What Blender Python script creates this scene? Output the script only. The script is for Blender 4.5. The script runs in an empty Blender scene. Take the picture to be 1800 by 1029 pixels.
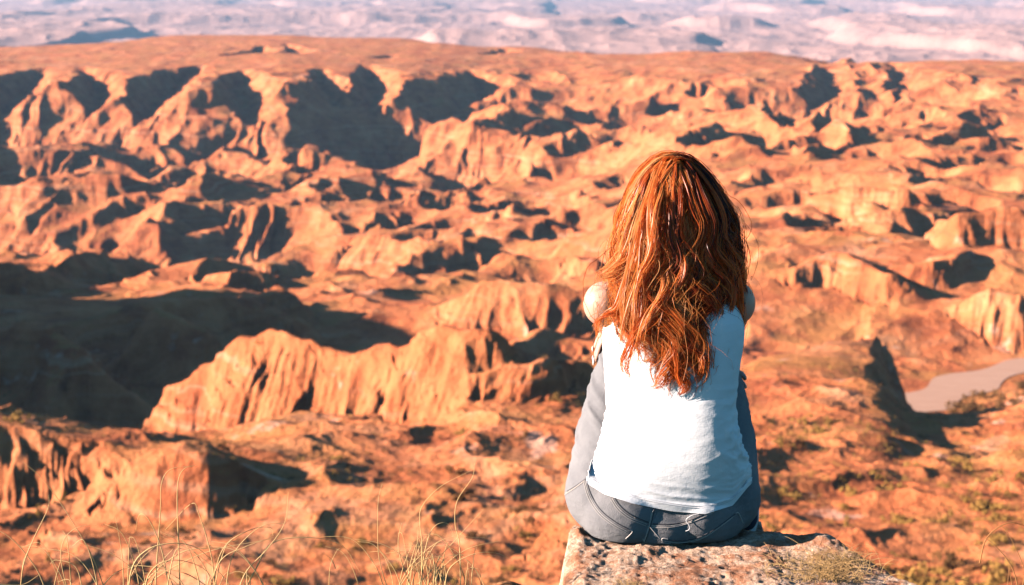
HAZE_DENSITY = 5e-5
import bpy, bmesh, math, random
import numpy as np
from mathutils import Vector, Matrix, Euler

# ------------------------------------------------------------------ camera, world, sun, exposure
S = bpy.context.scene
COL = S.collection
R = math.radians
FPX, CX, CY, PITCH, CAMZ = 2500.0, 900.0, 514.5, R(12.5), 1.22
SUN_AZ, SUN_EL = R(85), R(18.5)            # sun stands to the left: measured from straight behind the camera, 85 degrees round to the left
SUN_DIR = Vector((-math.sin(SUN_AZ) * math.cos(SUN_EL), -math.cos(SUN_AZ) * math.cos(SUN_EL), math.sin(SUN_EL)))

cam_d = bpy.data.cameras.new("camera")
cam = bpy.data.objects.new("camera", cam_d)
COL.objects.link(cam)
cam.location = (0, 0, CAMZ)
cam.rotation_euler = (math.pi / 2 - PITCH, 0, 0)
cam_d.sensor_width = 36.0
cam_d.lens = 36.0 * FPX / 1800.0
cam_d.clip_start = 0.05
cam_d.clip_end = 200000
cam_d.dof.use_dof = True
cam_d.dof.focus_distance = 3.0
cam_d.dof.aperture_fstop = 6.0
S.camera = cam
S.cycles.diffuse_bounces = 0

world = bpy.data.worlds.new("World")
S.world = world
world.use_nodes = True
wn = world.node_tree
wn.nodes.clear()
w_out = wn.nodes.new("ShaderNodeOutputWorld")
w_bg = wn.nodes.new("ShaderNodeBackground")
w_sky = wn.nodes.new("ShaderNodeTexSky")
w_sky.sky_type = 'NISHITA'
w_sky.sun_disc = False
w_sky.sun_elevation = SUN_EL
w_sky.sun_rotation = math.atan2(SUN_DIR.x, SUN_DIR.y)
w_sky.air_density = 1.2
w_sky.dust_density = 0.6
w_sky.ozone_density = 3.0
w_mix = wn.nodes.new("ShaderNodeMix")
w_mix.data_type = 'RGBA'
w_mix.blend_type = 'MULTIPLY'
w_mix.inputs[0].default_value = 1.0
w_mix.inputs[7].default_value = (0.42, 0.80, 0.96, 1)
wn.links.new(w_sky.outputs[0], w_mix.inputs[6])
wn.links.new(w_mix.outputs[2], w_bg.inputs[0])
w_bg.inputs[1].default_value = 0.045
wn.links.new(w_bg.outputs[0], w_out.inputs[0])

sun_d = bpy.data.lights.new("sun", 'SUN')
sun = bpy.data.objects.new("sun", sun_d)
COL.objects.link(sun)
sun_d.energy = 5.0
sun_d.angle = R(0.5)
sun_d.color = (1.0, 0.84, 0.73)
sun.rotation_euler = SUN_DIR.to_track_quat('Z', 'Y').to_euler()
sun.location = SUN_DIR * 50

S.view_settings.view_transform = 'Standard'
S.view_settings.look = 'None'
S.view_settings.gamma = 1.0
S.view_settings.exposure = 1.68

# ------------------------------------------------------------------ helpers
def tag(o, label=None, cat=None, group=None, kind=None):
    if label: o["label"] = label
    if cat: o["category"] = cat
    if group: o["group"] = group
    if kind: o["kind"] = kind
    return o

def ray(px, py):
    """direction (x, y, z) with y = 1 through a photograph pixel (1800 x 1029)"""
    u, v = (px - CX) / FPX, (CY - py) / FPX
    f = math.cos(PITCH) + v * math.sin(PITCH)
    return u / f, (-math.sin(PITCH) + v * math.cos(PITCH)) / f

def at(px, py, D):
    x, s = ray(px, py)
    return Vector((x * D, D, CAMZ + s * D))

def link_mesh(name, verts, faces, mat=None, parent=None, smooth=True):
    me = bpy.data.meshes.new(name)
    me.from_pydata([tuple(v) for v in verts], [], faces)
    me.update()
    if smooth:
        me.polygons.foreach_set("use_smooth", [True] * len(me.polygons))
    if mat: me.materials.append(mat)
    o = bpy.data.objects.new(name, me)
    COL.objects.link(o)
    if parent: o.parent = parent
    return o

def grid_mesh(name, P, mat, parent=None, smooth=True):
    """P: (rows, cols, 3) array -> one quad sheet"""
    r, c = P.shape[:2]
    me = bpy.data.meshes.new(name)
    me.vertices.add(r * c)
    me.vertices.foreach_set("co", P.reshape(-1).astype(np.float32))
    i = np.arange(r * c).reshape(r, c)
    q = np.stack([i[:-1, :-1], i[:-1, 1:], i[1:, 1:], i[1:, :-1]], -1).reshape(-1, 4)
    n = len(q)
    me.loops.add(n * 4)
    me.loops.foreach_set("vertex_index", q.reshape(-1).astype(np.int32))
    me.polygons.add(n)
    me.polygons.foreach_set("loop_start", (np.arange(n) * 4).astype(np.int32))
    me.polygons.foreach_set("loop_total", np.full(n, 4, np.int32))
    me.polygons.foreach_set("use_smooth", np.full(n, smooth))
    me.update()
    me.validate()
    if mat: me.materials.append(mat)
    o = bpy.data.objects.new(name, me)
    COL.objects.link(o)
    if parent: o.parent = parent
    return o

_rng = np.random.RandomState(5)
_ang = _rng.rand(256) * 2 * np.pi
_GX, _GY = np.cos(_ang).astype(np.float32), np.sin(_ang).astype(np.float32)

def perlin(x, y, seed=0):
    x = np.asarray(x, np.float32); y = np.asarray(y, np.float32)
    xf, yf = np.floor(x), np.floor(y)
    xi, yi = xf.astype(np.int64), yf.astype(np.int64)
    fx, fy = x - xf, y - yf
    def g(a, b, dx, dy):
        h = ((xi + a) * 374761393 + (yi + b) * 668265263 + seed * 974634777) & 0xffffffff
        h = ((h ^ (h >> 13)) * 1274126177) & 0xffffffff
        h = (h ^ (h >> 16)) & 255
        return _GX[h] * dx + _GY[h] * dy
    u = fx * fx * fx * (fx * (fx * 6 - 15) + 10)
    v = fy * fy * fy * (fy * (fy * 6 - 15) + 10)
    a = g(0, 0, fx, fy); b = g(1, 0, fx - 1, fy)
    c = g(0, 1, fx, fy - 1); d = g(1, 1, fx - 1, fy - 1)
    return (a + u * (b - a)) * (1 - v) + (c + u * (d - c)) * v

def fbm(x, y, octv=4, seed=0, gain=.5):
    s, a = 0, 1.0
    for k in range(octv):
        s = s + a * perlin(x, y, seed + k * 17)
        x, y, a = x * 2.03 + 3.1, y * 2.03 - 1.7, a * gain
    return s

def ridged(x, y, octv=4, seed=0, gain=.5):
    s, a, w = 0, 1.0, 1.0
    for k in range(octv):
        n = 1 - np.abs(perlin(x, y, seed + k * 13)) * 2
        n = n * n * w
        w = np.clip(n * 1.6, 0, 1)
        s = s + a * n
        x, y, a = x * 2.05 + 1.3, y * 2.05 + 5.2, a * gain
    return s

def sstep(a, b, x):
    t = np.clip((x - a) / (b - a), 0, 1)
    return t * t * (3 - 2 * t)

class NT:
    """small helper that builds node materials"""
    def __init__(s, name):
        s.m = bpy.data.materials.new(name); s.m.use_nodes = True
        s.t = s.m.node_tree; s.b = s.t.nodes["Principled BSDF"]
        s.b.inputs["Specular IOR Level"].default_value = 0.15
        s.b.inputs["Roughness"].default_value = 0.9
    def n(s, typ, **kw):
        k = s.t.nodes.new("ShaderNode" + typ)
        for a, v in kw.items(): setattr(k, a, v)
        return k
    def link(s, a, b): s.t.links.new(a, b)
    def coord(s, kind="Object"): return s.n("TexCoord").outputs[kind]
    def mapping(s, vec, scale):
        m = s.n("Mapping"); s.link(vec, m.inputs[0]); m.inputs[3].default_value = scale; return m.outputs[0]
    def noise(s, vec, scale, detail=4, rough=.55, dist=0):
        k = s.n("TexNoise"); k.inputs["Scale"].default_value = scale; k.inputs["Detail"].default_value = detail
        k.inputs["Roughness"].default_value = rough; k.inputs["Distortion"].default_value = dist
        if vec is not None: s.link(vec, k.inputs["Vector"])
        return k.outputs[0]
    def voronoi(s, vec, scale, out="Distance"):
        k = s.n("TexVoronoi"); k.inputs["Scale"].default_value = scale
        if vec is not None: s.link(vec, k.inputs["Vector"])
        return k.outputs[out]
    def math(s, op, a, b=None, c=None):
        k = s.n("Math", operation=op)
        for i, v in enumerate((a, b, c)):
            if v is None: continue
            if isinstance(v, (int, float)): k.inputs[i].default_value = v
            else: s.link(v, k.inputs[i])
        return k.outputs[0]
    def ramp(s, fac, stops):
        k = s.n("ValToRGB"); e = k.color_ramp.elements
        while len(e) > 1: e.remove(e[-1])
        for i, (p, c) in enumerate(stops):
            q = e[0] if i == 0 else e.new(p)
            q.position = p; q.color = (*c, 1) if len(c) == 3 else c
        s.link(fac, k.inputs[0]); return k.outputs[0]
    def mask(s, fac, a, b):
        k = s.n("MapRange"); k.interpolation_type = 'SMOOTHSTEP'
        k.inputs[1].default_value = a; k.inputs[2].default_value = b
        s.link(fac, k.inputs[0]); return k.outputs[0]
    def mix(s, fac, a, b, mode='MIX'):
        k = s.n("Mix", data_type='RGBA', blend_type=mode)
        for i, v in ((0, fac), (6, a), (7, b)):
            if isinstance(v, (int, float)): k.inputs[i].default_value = v
            elif isinstance(v, tuple): k.inputs[i].default_value = (*v, 1) if len(v) == 3 else v
            else: s.link(v, k.inputs[i])
        return k.outputs[2]
    def color(s, c):
        if isinstance(c, tuple): s.b.inputs["Base Color"].default_value = (*c, 1)
        else: s.link(c, s.b.inputs["Base Color"])
    def bump(s, h, strength=.5, dist=.1):
        k = s.n("Bump"); k.inputs["Strength"].default_value = strength; k.inputs["Distance"].default_value = dist
        s.link(h, k.inputs["Height"]); s.link(k.outputs[0], s.b.inputs["Normal"])
# ------------------------------------------------------------------ the badlands: one sheet from under the ledge to the horizon
# floor of the valley, hand surveyed: for each bearing (photo column) a list of (distance, height)
BASE = {
 -500: [(130,-66),(165,-71),(232,-84),(240,-74),(252,-77),(275,-120),(330,-128),(390,-112),(470,-100),(530,-104),(600,-124),(640,-122),(760,-132),(950,-134),(1200,-136),(1330,-132),(1600,-108),(2100,-106),(2250,-108),(2600,-190),(3300,-235)],
 0:    [(130,-66),(165,-71),(211,-80),(218,-68.3),(235,-71),(258,-125),(330,-132),(390,-124),(450,-119),(522,-113),(570,-126),(640,-127),(760,-133),(950,-136),(1200,-139),(1400,-138),(1520,-130),(1580,-109),(2150,-106),(2300,-107),(2600,-190),(3300,-235)],
 330:  [(130,-66),(165,-71),(196,-74),(202,-66),(222,-74),(298,-97),(318,-128),(340,-135),(420,-130),(490,-121),(540,-119),(585,-128),(640,-129),(780,-136),(950,-137),(1200,-139),(1420,-142),(1540,-132),(1590,-108),(2000,-99),(2450,-94.5),(2800,-190),(3300,-235)],
 500:  [(130,-66),(165,-71),(190,-71.6),(228,-75),(284,-88),(306,-124),(380,-136),(460,-131),(540,-124),(580,-128),(640,-131),(780,-137),(930,-138),(1150,-138),(1420,-146),(1540,-136),(1590,-108),(1800,-97),(2450,-94.5),(2800,-190),(3300,-235)],
 900:  [(130,-66),(165,-71),(190,-71.6),(230,-75.5),(272,-78.5),(328,-91),(368,-122),(460,-127),(520,-124),(620,-129),(780,-137),(930,-137),(1060,-140),(1400,-134),(1620,-122),(1800,-108),(2250,-103.5),(2600,-180),(3300,-235)],
 1300: [(130,-60),(150,-64),(180,-67.7),(228,-75),(290,-83.5),(322,-88.8),(338,-119),(495,-124),(520,-115),(560,-109),(620,-109),(760,-112),(900,-119),(1280,-121),(1600,-106),(2000,-98.5),(2350,-180),(3300,-235)],
 1556: [(130,-60),(150,-64),(185,-69),(240,-77),(300,-84.5),(368,-92.5),(382,-121),(465,-125),(500,-116),(540,-105),(640,-107),(780,-111),(940,-116),(1200,-117),(1500,-106),(1850,-103.5),(2200,-180),(3300,-235)],
 1652: [(130,-60),(150,-64),(185,-69.2),(240,-79.5),(300,-92.5),(330,-103),(350,-113),(374,-122),(392,-124.3),(450,-124.5),(466,-124.6),(500,-116),(545,-105),(650,-107),(790,-110.5),(950,-115),(1180,-115),(1460,-106),(1820,-103),(2160,-180),(3300,-235)],
 1700: [(130,-60),(150,-64),(185,-69.5),(250,-82),(330,-102),(372,-119),(400,-124),(450,-124.3),(466,-124.3),(500,-115),(555,-105),(680,-106),(800,-109),(980,-112),(1150,-112),(1400,-104),(1750,-97),(2100,-180),(3300,-235)],
 2200: [(130,-58),(150,-62),(185,-66),(250,-76),(330,-92),(395,-110),(450,-120),(490,-119),(530,-108),(560,-103),(680,-104),(800,-107),(980,-110),(1150,-110),(1400,-104),(1700,-99),(2000,-180),(3300,-235)],
}
BK = sorted(BASE)
BD = [np.array(BASE[k], float) for k in BK]
ENV_L = [(640,-128),(780,-145),(900,-157),(960,-160),(1070,-153),(1115,-158),(1190,-141),(1280,-149),(1340,-150),(1415,-126),(1475,-107)]
ENV_M = [(640,-129),(780,-141),(930,-149),(1070,-150),(1130,-146),(1200,-137),(1330,-130),(1480,-119),(1600,-113)]
for k in BK:
    if k <= 900: BASE[k] = [q for q in BASE[k] if q[0] < 620] + (ENV_L if k < 900 else ENV_M) + [q for q in BASE[k] if q[0] > 1610]
for u_ in range(1332, 1556, 28):                       # brink of the bench on the right, stepping back to the right
    f_ = (u_ - 1300) / 256
    mixz = lambda d: float(np.interp(d, *zip(*BASE[1300]))) * (1 - f_) + float(np.interp(d, *zip(*BASE[1556]))) * f_
    de, ze = 322 + 46 * f_, -88.8 - 3.7 * f_
    BASE[u_] = [(d, mixz(d)) for d in (130, 150, 180, 228, 280)] + [(de, ze), (de + 14, -120), (480, -124.5), (512, -115.5), (552, -107)] + [(d, mixz(d)) for d in (630, 770, 910, 1240, 1560, 1950, 2280, 3300)]
BASE[700] = [tuple(q) for q in BASE[500] if q[0] < 620] + ENV_L + [(1640,-106),(1900,-99),(2400,-97.5),(2750,-190),(3300,-235)]
BK = sorted(BASE)
BD = [np.array(BASE[k], float) for k in BK]
HEAD = [(2, -3), (8, -10), (30, -30), (90, -54)]
BD = [np.vstack([HEAD, b, [(60000, -235)]]) for b in BD]

MAINK = [-500, 0, 330, 500, 700, 900, 1300, 1700, 2200]
def base_h(X, Y):
    U = X / np.maximum(Y, 1) * FPX + CX            # column seen level from the camera's foot
    col = {k: np.interp(Y, b[:, 0], b[:, 1]) for k, b in zip(BK, BD)}
    def blend(keys):
        o = np.zeros_like(Y)
        o[U < keys[0]] = col[keys[0]][U < keys[0]]; o[U >= keys[-1]] = col[keys[-1]][U >= keys[-1]]
        for a, b in zip(keys[:-1], keys[1:]):
            m = (U >= a) & (U < b)
            t = (U[m] - a) / (b - a)
            if b - a > 60: t = t * t * (3 - 2 * t)
            o[m] = col[a][m] * (1 - t) + col[b][m] * t
        return o
    w = sstep(480, 600, Y)                            # beyond the river only the widely spaced bearings count
    out = blend(BK) * (1 - w) + blend(MAINK) * w
    return out

_Dm = np.concatenate([np.arange(130, 800, 1.5), np.arange(800, 2700, 3)])
def crest(px, py, h, D0=0):
    """where the photo's ray passes h metres over the valley floor"""
    x, s = ray(px, py)
    f = CAMZ + s * _Dm - (base_h(x * _Dm, _Dm) + h)
    ok = np.where((f < 0) & (_Dm > D0))[0]
    D = _Dm[ok[0]] if len(ok) else 2000.0
    return (x * D, D, CAMZ + s * D)

# crests of the ridges: ([(photo x, photo y, metres over the floor)], slope on the lit side, slope on the far side, gully spacing, rounding, nearest distance)
RIDGES = [
 ([(40,560,26),(140,610,24),(230,690,14)], .8,.9,12,3,330),
 ([(290,545,18),(370,585,16),(430,640,8)], .8,.9,12,3,330),
 ([(520,548,14),(560,575,12),(600,600,8)], .8,.9,12,3,330),
 ([(492,502,12),(430,516,12),(350,528,9),(240,540,8),(120,552,7),(0,575,4)], .5,.7,20,2,440),
 ([(1040,520,12),(960,499,16),(850,505,14),(770,552,2)], .5,.7,18,3,420),
 ([(870,586,0,272),(792,579,0,277),(742,573,0,281),(702,602,0,285),(640,622,0,291),(560,604,0,298),(470,585,0,305),(420,598,0,311),(372,640,0,316),(292,682,0,325),(240,745,0,330)], .9,1.7,7,3,215),
 ([(1042,592,5),(960,584,6),(880,624,5),(835,655,1)], .45,.5,7,5,240),
 ([(1020,640,4),(935,637,7),(850,660,5)], .7,1.5,7,3,225),
 ([(1560,470,8),(1470,430,10),(1400,455,6)], .5,1.8,10,4,450),
 ([(1700,440,4),(1630,445,8),(1570,455,5)], .5,1.8,10,4,450),
 ([(1800,515,14),(1740,510,12),(1690,540,4)], .5,1.8,9,3,440),
 ([(1800,365,10),(1700,372,9),(1640,395,3)], .4,1.6,12,3,560),
 ([(1600,340,5),(1500,332,6),(1430,345,3)], .4,1.6,10,2,600),
]

MID_RIDGES = [
 ([(352,142,40),(325,182,30),(308,225,16),(302,262,3)], .8,.85,22,2,1000),
 ([(835,196,12),(735,206,22),(702,238,20),(672,280,6)], .45,.75,24,2,900),
 ([(850,142,40),(872,170,32),(855,212,18),(795,262,8),(742,302,2)], .5,.8,24,2,1000),
 ([(235,238,16),(120,250,18),(0,270,20),(-150,300,20)], .35,.75,26,2,900),
 ([(260,278,4),(205,280,12),(160,292,5)], .5,.7,20,1,800),
 ([(445,311,4),(300,310,8),(150,306,15),(60,314,14),(-20,332,12),(-140,350,10)], .3,.8,22,2,800),
 ([(110,308,14),(125,340,8),(135,370,2)], .7,.9,18,1,700),
 ([(50,340,12),(45,370,6),(55,395,1)], .7,.9,18,1,700),
 ([(452,262,6),(388,266,11),(372,290,4)], .4,.8,20,1,800),
 ([(645,242,6),(560,236,15),(515,255,5)], .4,.75,20,2,900),
 ([(445,320,2),(335,308,15),(300,330,5)], .4,.8,20,2,750),
 ([(690,312,3),(602,296,14),(560,310,9),(548,335,2)], .4,.8,20,2,750),
 ([(855,312,6),(765,310,16),(742,340,8),(660,362,2)], .45,.85,20,2,750),
 ([(1015,186,20),(985,194,22),(950,214,22),(922,240,18),(892,272,4)], .4,.8,24,2,900),
 ([(1030,200,20),(1045,225,10),(1060,250,2)], .5,.7,20,1,900),
 ([(1130,232,12),(1105,250,8),(1060,292,2)], .4,.75,22,2,900),
 ([(1318,160,16),(1358,196,16),(1400,232,10),(1428,252,2)], .45,.95,22,2,800),
 ([(1248,200,16),(1296,232,16),(1338,270,4)], .45,.95,22,2,800),
 ([(1432,112,5),(1424,145,9),(1420,186,6)], .6,.95,20,2,900),
 ([(1492,102,5),(1492,128,16),(1476,165,18),(1450,196,15),(1408,236,4)], .6,.9,20,2,900),
 ([(1532,110,5),(1542,138,10),(1562,172,6)], .7,.9,18,2,900),
 ([(1590,150,10),(1560,190,10),(1480,232,4)], .45,.6,20,2,900),
 ([(1492,204,14),(1470,226,14),(1412,270,3)], .5,.9,20,2,800),
 ([(1728,184,8),(1660,188,14),(1650,212,5)], .5,1.2,18,2,800),
 ([(1742,214,10),(1690,211,14),(1655,236,6),(1560,262,2)], .6,1.5,16,4,700),
 ([(1015,324,8),(905,324,16),(845,352,6)], .4,.85,20,2,700),
 ([(135,466,3),(60,452,11),(0,452,13),(-120,450,13)], .4,.9,18,2,560),
 ([(172,428,6),(130,424,10),(112,456,4)], .5,1.0,16,2,600),
 ([(482,474,2),(432,445,14),(392,447,12),(350,462,5)], .45,.9,18,2,560),
]
# gullies cut into the bench: floor line from its head down (photo x, photo y, metres below the bench)
GULLIES = [
 [(65,133,8),(50,170,25),(10,205,38),(-60,240,45)],
 [(150,128,6),(175,165,20),(170,200,32),(120,240,42)],
 [(345,126,6),(330,150,20),(285,192,34),(232,225,44),(150,242,48),(60,264,50)],
 [(428,133,6),(425,170,22),(440,215,36),(438,255,44),(380,262,46)],
 [(645,123,6),(662,160,20),(655,200,36),(650,228,44),(590,238,46)],
 [(560,128,4),(575,160,16),(600,200,34)],
 [(825,130,4),(850,160,16),(848,190,30),(800,200,34)],
 [(840,212,8),(835,238,22),(780,272,36),(705,300,42),(670,312,42)],
 [(268,258,6),(240,285,22),(150,302,30),(60,308,34),(-60,318,36)],
 [(118,345,18),(110,392,34),(40,400,36)], [(240,322,8),(238,350,20),(200,376,30)], [(60,330,10),(40,370,26),(-20,390,32)],
 [(262,288,4),(255,302,14)], [(320,285,4),(318,302,14)],
 [(455,268,6),(452,300,22),(400,310,24)],
 [(448,318,6),(440,338,20),(370,346,24)],
 [(640,245,5),(632,264,18),(590,268,18)],
 [(695,305,5),(682,330,20),(655,350,30),(600,345,30)],
 [(862,318,5),(862,345,20),(820,360,26),(780,360,26)],
 [(1010,188,5),(1058,225,22),(1042,250,32),(1015,292,40),(950,292,42),(900,282,40)],
 [(1150,175,5),(1175,205,16),(1165,222,20)], [(1150,228,5),(1172,240,12),(1140,255,20),(1115,268,26)],
 [(1130,262,6),(1120,290,20),(1060,300,24)],
 [(1012,330,6),(1010,360,16),(960,378,24),(890,385,24)],
 [(1345,163,5),(1395,195,18),(1432,240,28),(1470,270,30)],
 [(1310,198,5),(1340,235,18),(1366,268,26)],
 [(1452,128,5),(1460,160,18),(1452,185,24),(1430,195,26)],
 [(1512,135,6),(1550,190,22),(1530,220,34),(1470,225,36)],
 [(1570,116,4),(1588,150,14),(1580,168,20)],
 [(1500,235,20),(1555,262,30),(1520,282,36),(1420,285,36)],
 [(1722,186,4),(1724,210,12),(1690,222,15)], [(1810,230,6),(1795,246,10),(1750,250,10)],
 [(1630,148,3),(1646,172,10)], [(1682,140,3),(1692,162,8)], [(1718,142,3),(1728,160,8)], [(1790,165,4),(1800,190,10)],
 [(135,470,6),(110,488,18),(40,490,22),(-60,480,22)],
 [(172,432,6),(172,465,18),(150,482,20)],
 [(440,445,5),(482,478,16),(478,510,24),(400,520,26)],
 [(392,485,6),(385,510,18),(300,526,24),(200,530,26)],
 [(590,495,5),(622,530,18),(600,556,24),(520,548,24)],
 [(700,500,4),(712,535,14)], [(735,500,4),(765,530,14),(785,545,16)], [(815,490,4),(812,515,10)], [(880,472,4),(892,500,12),(865,515,14)], [(985,468,3),(990,485,8)],
 [(455,85,3),(468,108,16),(425,124,22)], [(505,82,3),(524,100,12),(520,110,14)], [(870,78,3),(896,105,14),(870,118,18)], [(690,100,3),(675,112,8)],
 [(940,150,3),(945,168,10)], [(1040,158,3),(1048,178,10)], [(1090,155,3),(1098,176,9)],
 [(1350,350,3),(1420,362,9)], [(640,360,3),(655,380,8)], [(600,395,3),(625,425,8)], [(760,430,3),(770,445,7)], [(300,390,3),(310,420,9)], [(520,400,3),(500,430,8)],
]
# a high spur outside the left edge of the view; it throws the big shadow over the near canyon
SPURS = [([(-225,290,-66),(-235,340,-45),(-255,430,-40),(-285,515,-50),(-300,565,-95)], .9, 1.1, 20, 3)]

U_IN = np.linspace(-.385, .385, 960)
U_OUT = np.linspace(.385, .95, 190)[1:] ** 1.0
UU = np.concatenate([-U_OUT[::-1], U_IN, U_OUT])
DD = np.concatenate([np.geomspace(3.4, 140, 60), np.arange(141, 300, .42), np.arange(300, 640, .95), np.arange(640, 1300, 2.2), np.arange(1300, 2500, 2.9),
                     np.geomspace(2500, 60000, 380)])
Yg, Ug = np.meshgrid(DD, UU, indexing='ij')
Xg = Yg * Ug
sc = np.clip(Yg / 500, .45, 2.6)
# everything is looked up at a slightly wandering position so that no edge is straight
wx = fbm(Xg / 46, Yg / 46, 3, 3) * 5.0 + fbm(Xg / 12, Yg / 12, 2, 9) * 1.3 * sstep(900, 500, Yg)
wy = fbm(Xg / 46, Yg / 46, 3, 4) * 5.0 + fbm(Xg / 12, Yg / 12, 2, 8) * 1.3 * sstep(900, 500, Yg)
wide = sstep(700, 1400, Yg)
wx = wx * (1 + wide) ; wy = wy * (1 + wide)
near_cut = sstep(60, 180, Yg)
Xw, Yw = Xg + wx * near_cut, Yg + wy * near_cut
H = base_h(Xw, Yw)
def smax(a, b, k):
    d = np.clip(.5 + .5 * (a - b) / k, 0, 1)
    return b * (1 - d) + a * d + k * d * (1 - d)
def lay_ridge(H, P, sl, sr, lam, rnd, seed):
    P = np.array(P, float)
    reach = 170 if P[:, 1].mean() > 600 else 110
    r0, r1 = np.searchsorted(DD, [P[:, 1].min() - reach, P[:, 1].max() + reach])
    x0, x1 = P[:, 0].min() - reach, P[:, 0].max() + reach
    cu = np.where((UU * DD[max(r0, 0)] > x0 - 60) | (UU * DD[min(r1, len(DD) - 1)] > x0 - 60))[0]
    cv = np.where((UU * DD[max(r0, 0)] < x1 + 60) | (UU * DD[min(r1, len(DD) - 1)] < x1 + 60))[0]
    c0, c1 = cu.min() if len(cu) else 0, (cv.max() + 1) if len(cv) else len(UU)
    X, Y, h = Xw[r0:r1, c0:c1], Yw[r0:r1, c0:c1], H[r0:r1, c0:c1]
    best = np.full(X.shape, 1e9); T = np.zeros(X.shape); Z = np.zeros(X.shape); SG = np.zeros(X.shape)
    acc = 0.0
    for (ax, ay, az), (bx, by, bz) in zip(P[:-1], P[1:]):
        dx, dy = bx - ax, by - ay
        L = math.hypot(dx, dy) + 1e-6
        t = np.clip(((X - ax) * dx + (Y - ay) * dy) / (L * L), 0, 1)
        qx, qy = X - (ax + dx * t), Y - (ay + dy * t)
        d = np.hypot(qx, qy)
        m = d < best
        best = np.where(m, d, best)
        T = np.where(m, acc + t * L, T)
        Z = np.where(m, az + (bz - az) * t, Z)
        SG = np.where(m, np.clip((dx * qy - dy * qx) / (L * (d + .5)), -1, 1), SG)
        acc += L
    k = .5 + .5 * SG
    s = sl * (1 - k) + sr * k
    n = perlin(T / lam + best / (lam * 2.5), SG * .7 + best / (lam * 5) + seed * 3.1, seed)
    n2 = perlin(T / lam * 2.6, SG * .6 + best / (lam * 3) + seed, seed + 5)
    amp = lam * .38 * sstep(0, lam * 1.1, best)
    c = Z - s * (np.sqrt(best * best + rnd * rnd) - rnd) - amp * (np.abs(n) * 2.1 + np.abs(n2) * .8) * (.5 + s * .8)
    H[r0:r1, c0:c1] = smax(c, h, 1.5)
    return H
def lay_gully(H, P, sl, sr, lam, seed):
    P = np.array(P, float)
    reach = 130
    r0, r1 = np.searchsorted(DD, [P[:, 1].min() - reach, P[:, 1].max() + reach])
    x0, x1 = P[:, 0].min() - reach, P[:, 0].max() + reach
    far_u = np.array([x0, x1]); ulo = min(x0 / DD[r0], x0 / DD[r1]); uhi = max(x1 / DD[r0], x1 / DD[r1])
    c0, c1 = np.searchsorted(UU, [ulo, uhi])
    X, Y, h = Xw[r0:r1, c0:c1], Yw[r0:r1, c0:c1], H[r0:r1, c0:c1]
    if X.size == 0: return H
    best = np.full(X.shape, 1e9); T = np.zeros(X.shape); Z = np.zeros(X.shape); SG = np.zeros(X.shape); acc = 0.0
    for (ax, ay, az), (bx, by, bz) in zip(P[:-1], P[1:]):
        dx, dy = bx - ax, by - ay; L = math.hypot(dx, dy) + 1e-6
        t = np.clip(((X - ax) * dx + (Y - ay) * dy) / (L * L), 0, 1)
        qx, qy = X - (ax + dx * t), Y - (ay + dy * t); d = np.hypot(qx, qy); m = d < best
        best = np.where(m, d, best); T = np.where(m, acc + t * L, T); Z = np.where(m, az + (bz - az) * t, Z)
        SG = np.where(m, np.clip((dx * qy - dy * qx) / (L * (d + .5)), -1, 1), SG); acc += L
    k = .5 + .5 * SG; s = sl * (1 - k) + sr * k
    n = perlin(T / lam + best / (lam * 3), SG * .7 + best / (lam * 6) + seed * 3.1, seed)
    n2 = perlin(T / lam * 2.7, SG * .6 + best / (lam * 3) + seed, seed + 5)
    amp = lam * .30 * sstep(0, lam * .8, best)
    c = Z + s * np.maximum(best - 3, 0) + amp * (.5 - np.abs(n) * 2.2 - np.abs(n2) * .7)
    H[r0:r1, c0:c1] = -smax(-c, -h, 2.0)
    return H
for i, (pts, sl, sr, lam, rnd, d0) in enumerate(MID_RIDGES):
    H = lay_ridge(H, [crest(a, b, c * 1.0, d0) for a, b, c in pts], sl * .7, sr * 1.15, lam, rnd, i + 300)
# lesser gullies in between, all draining down and to the left like the big ones
grng = np.random.RandomState(77)
heads = [g[0][:2] for g in GULLIES]
LESSER = []
while len(LESSER) < 95:
    a, b = grng.uniform(-60, 1860), 150 + 330 * grng.rand() ** .9
    if (a < 900 and b < 235) or (a > 1330 and b > 400): continue
    if min(math.hypot((a - q[0]) * .8, (b - q[1]) * 1.6) for q in heads) < 46: continue
    heads.append((a, b))
    k = .5 + (b - 150) / 330 * .7; dep = grng.uniform(9, 19) * (1.25 - .5 * (b - 150) / 330)
    dx = grng.uniform(-10, 26) * k; w = grng.uniform(40, 100) * k
    LESSER.append([(a, b, 3), (a + dx, b + 17 * k, dep * .7), (a + dx - w * .25, b + 30 * k, dep), (a + dx - w, b + 36 * k, dep)])
for i, g in enumerate(LESSER):
    H = lay_gully(H, [crest(a, b, -c) for a, b, c in g], .85, .45, 15, i + 500)
for i, g in enumerate(GULLIES):
    up = g[0][1] < 172 and g[0][0] < 900
    H = lay_gully(H, [crest(a, b, -c * (float(np.clip((248 - b) / 45, .10, 1.0)) if up else (.9 if g[0][0] > 1290 and g[0][1] < 172 else 1.8))) for a, b, c in g], .95 if up else .72, .8 if up else .42, 24 if g[0][1] < 300 else 16, i + 200)
for i, (pts, sl, sr, lam, rnd, d0) in enumerate(RIDGES):
    pm = sum(q[1] for q in pts) / len(pts)
    k = 1.55 if 175 < pm < 400 else 1.1 if pm < 480 else 1.0
    w = .8 if pm < 480 else 1.0
    H = lay_ridge(H, [crest(q[0], q[1], q[2] * k, d0) if len(q) == 3 else tuple(at(q[0], q[1], q[3])) for q in pts], sl * w, sr * (1.25 if pm < 400 else 1), lam, rnd, i + 1)
for i, (pts, sl, sr, lam, rnd) in enumerate(SPURS):
    H = lay_ridge(H, pts, sl, sr, lam, rnd, 90 + i)
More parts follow.
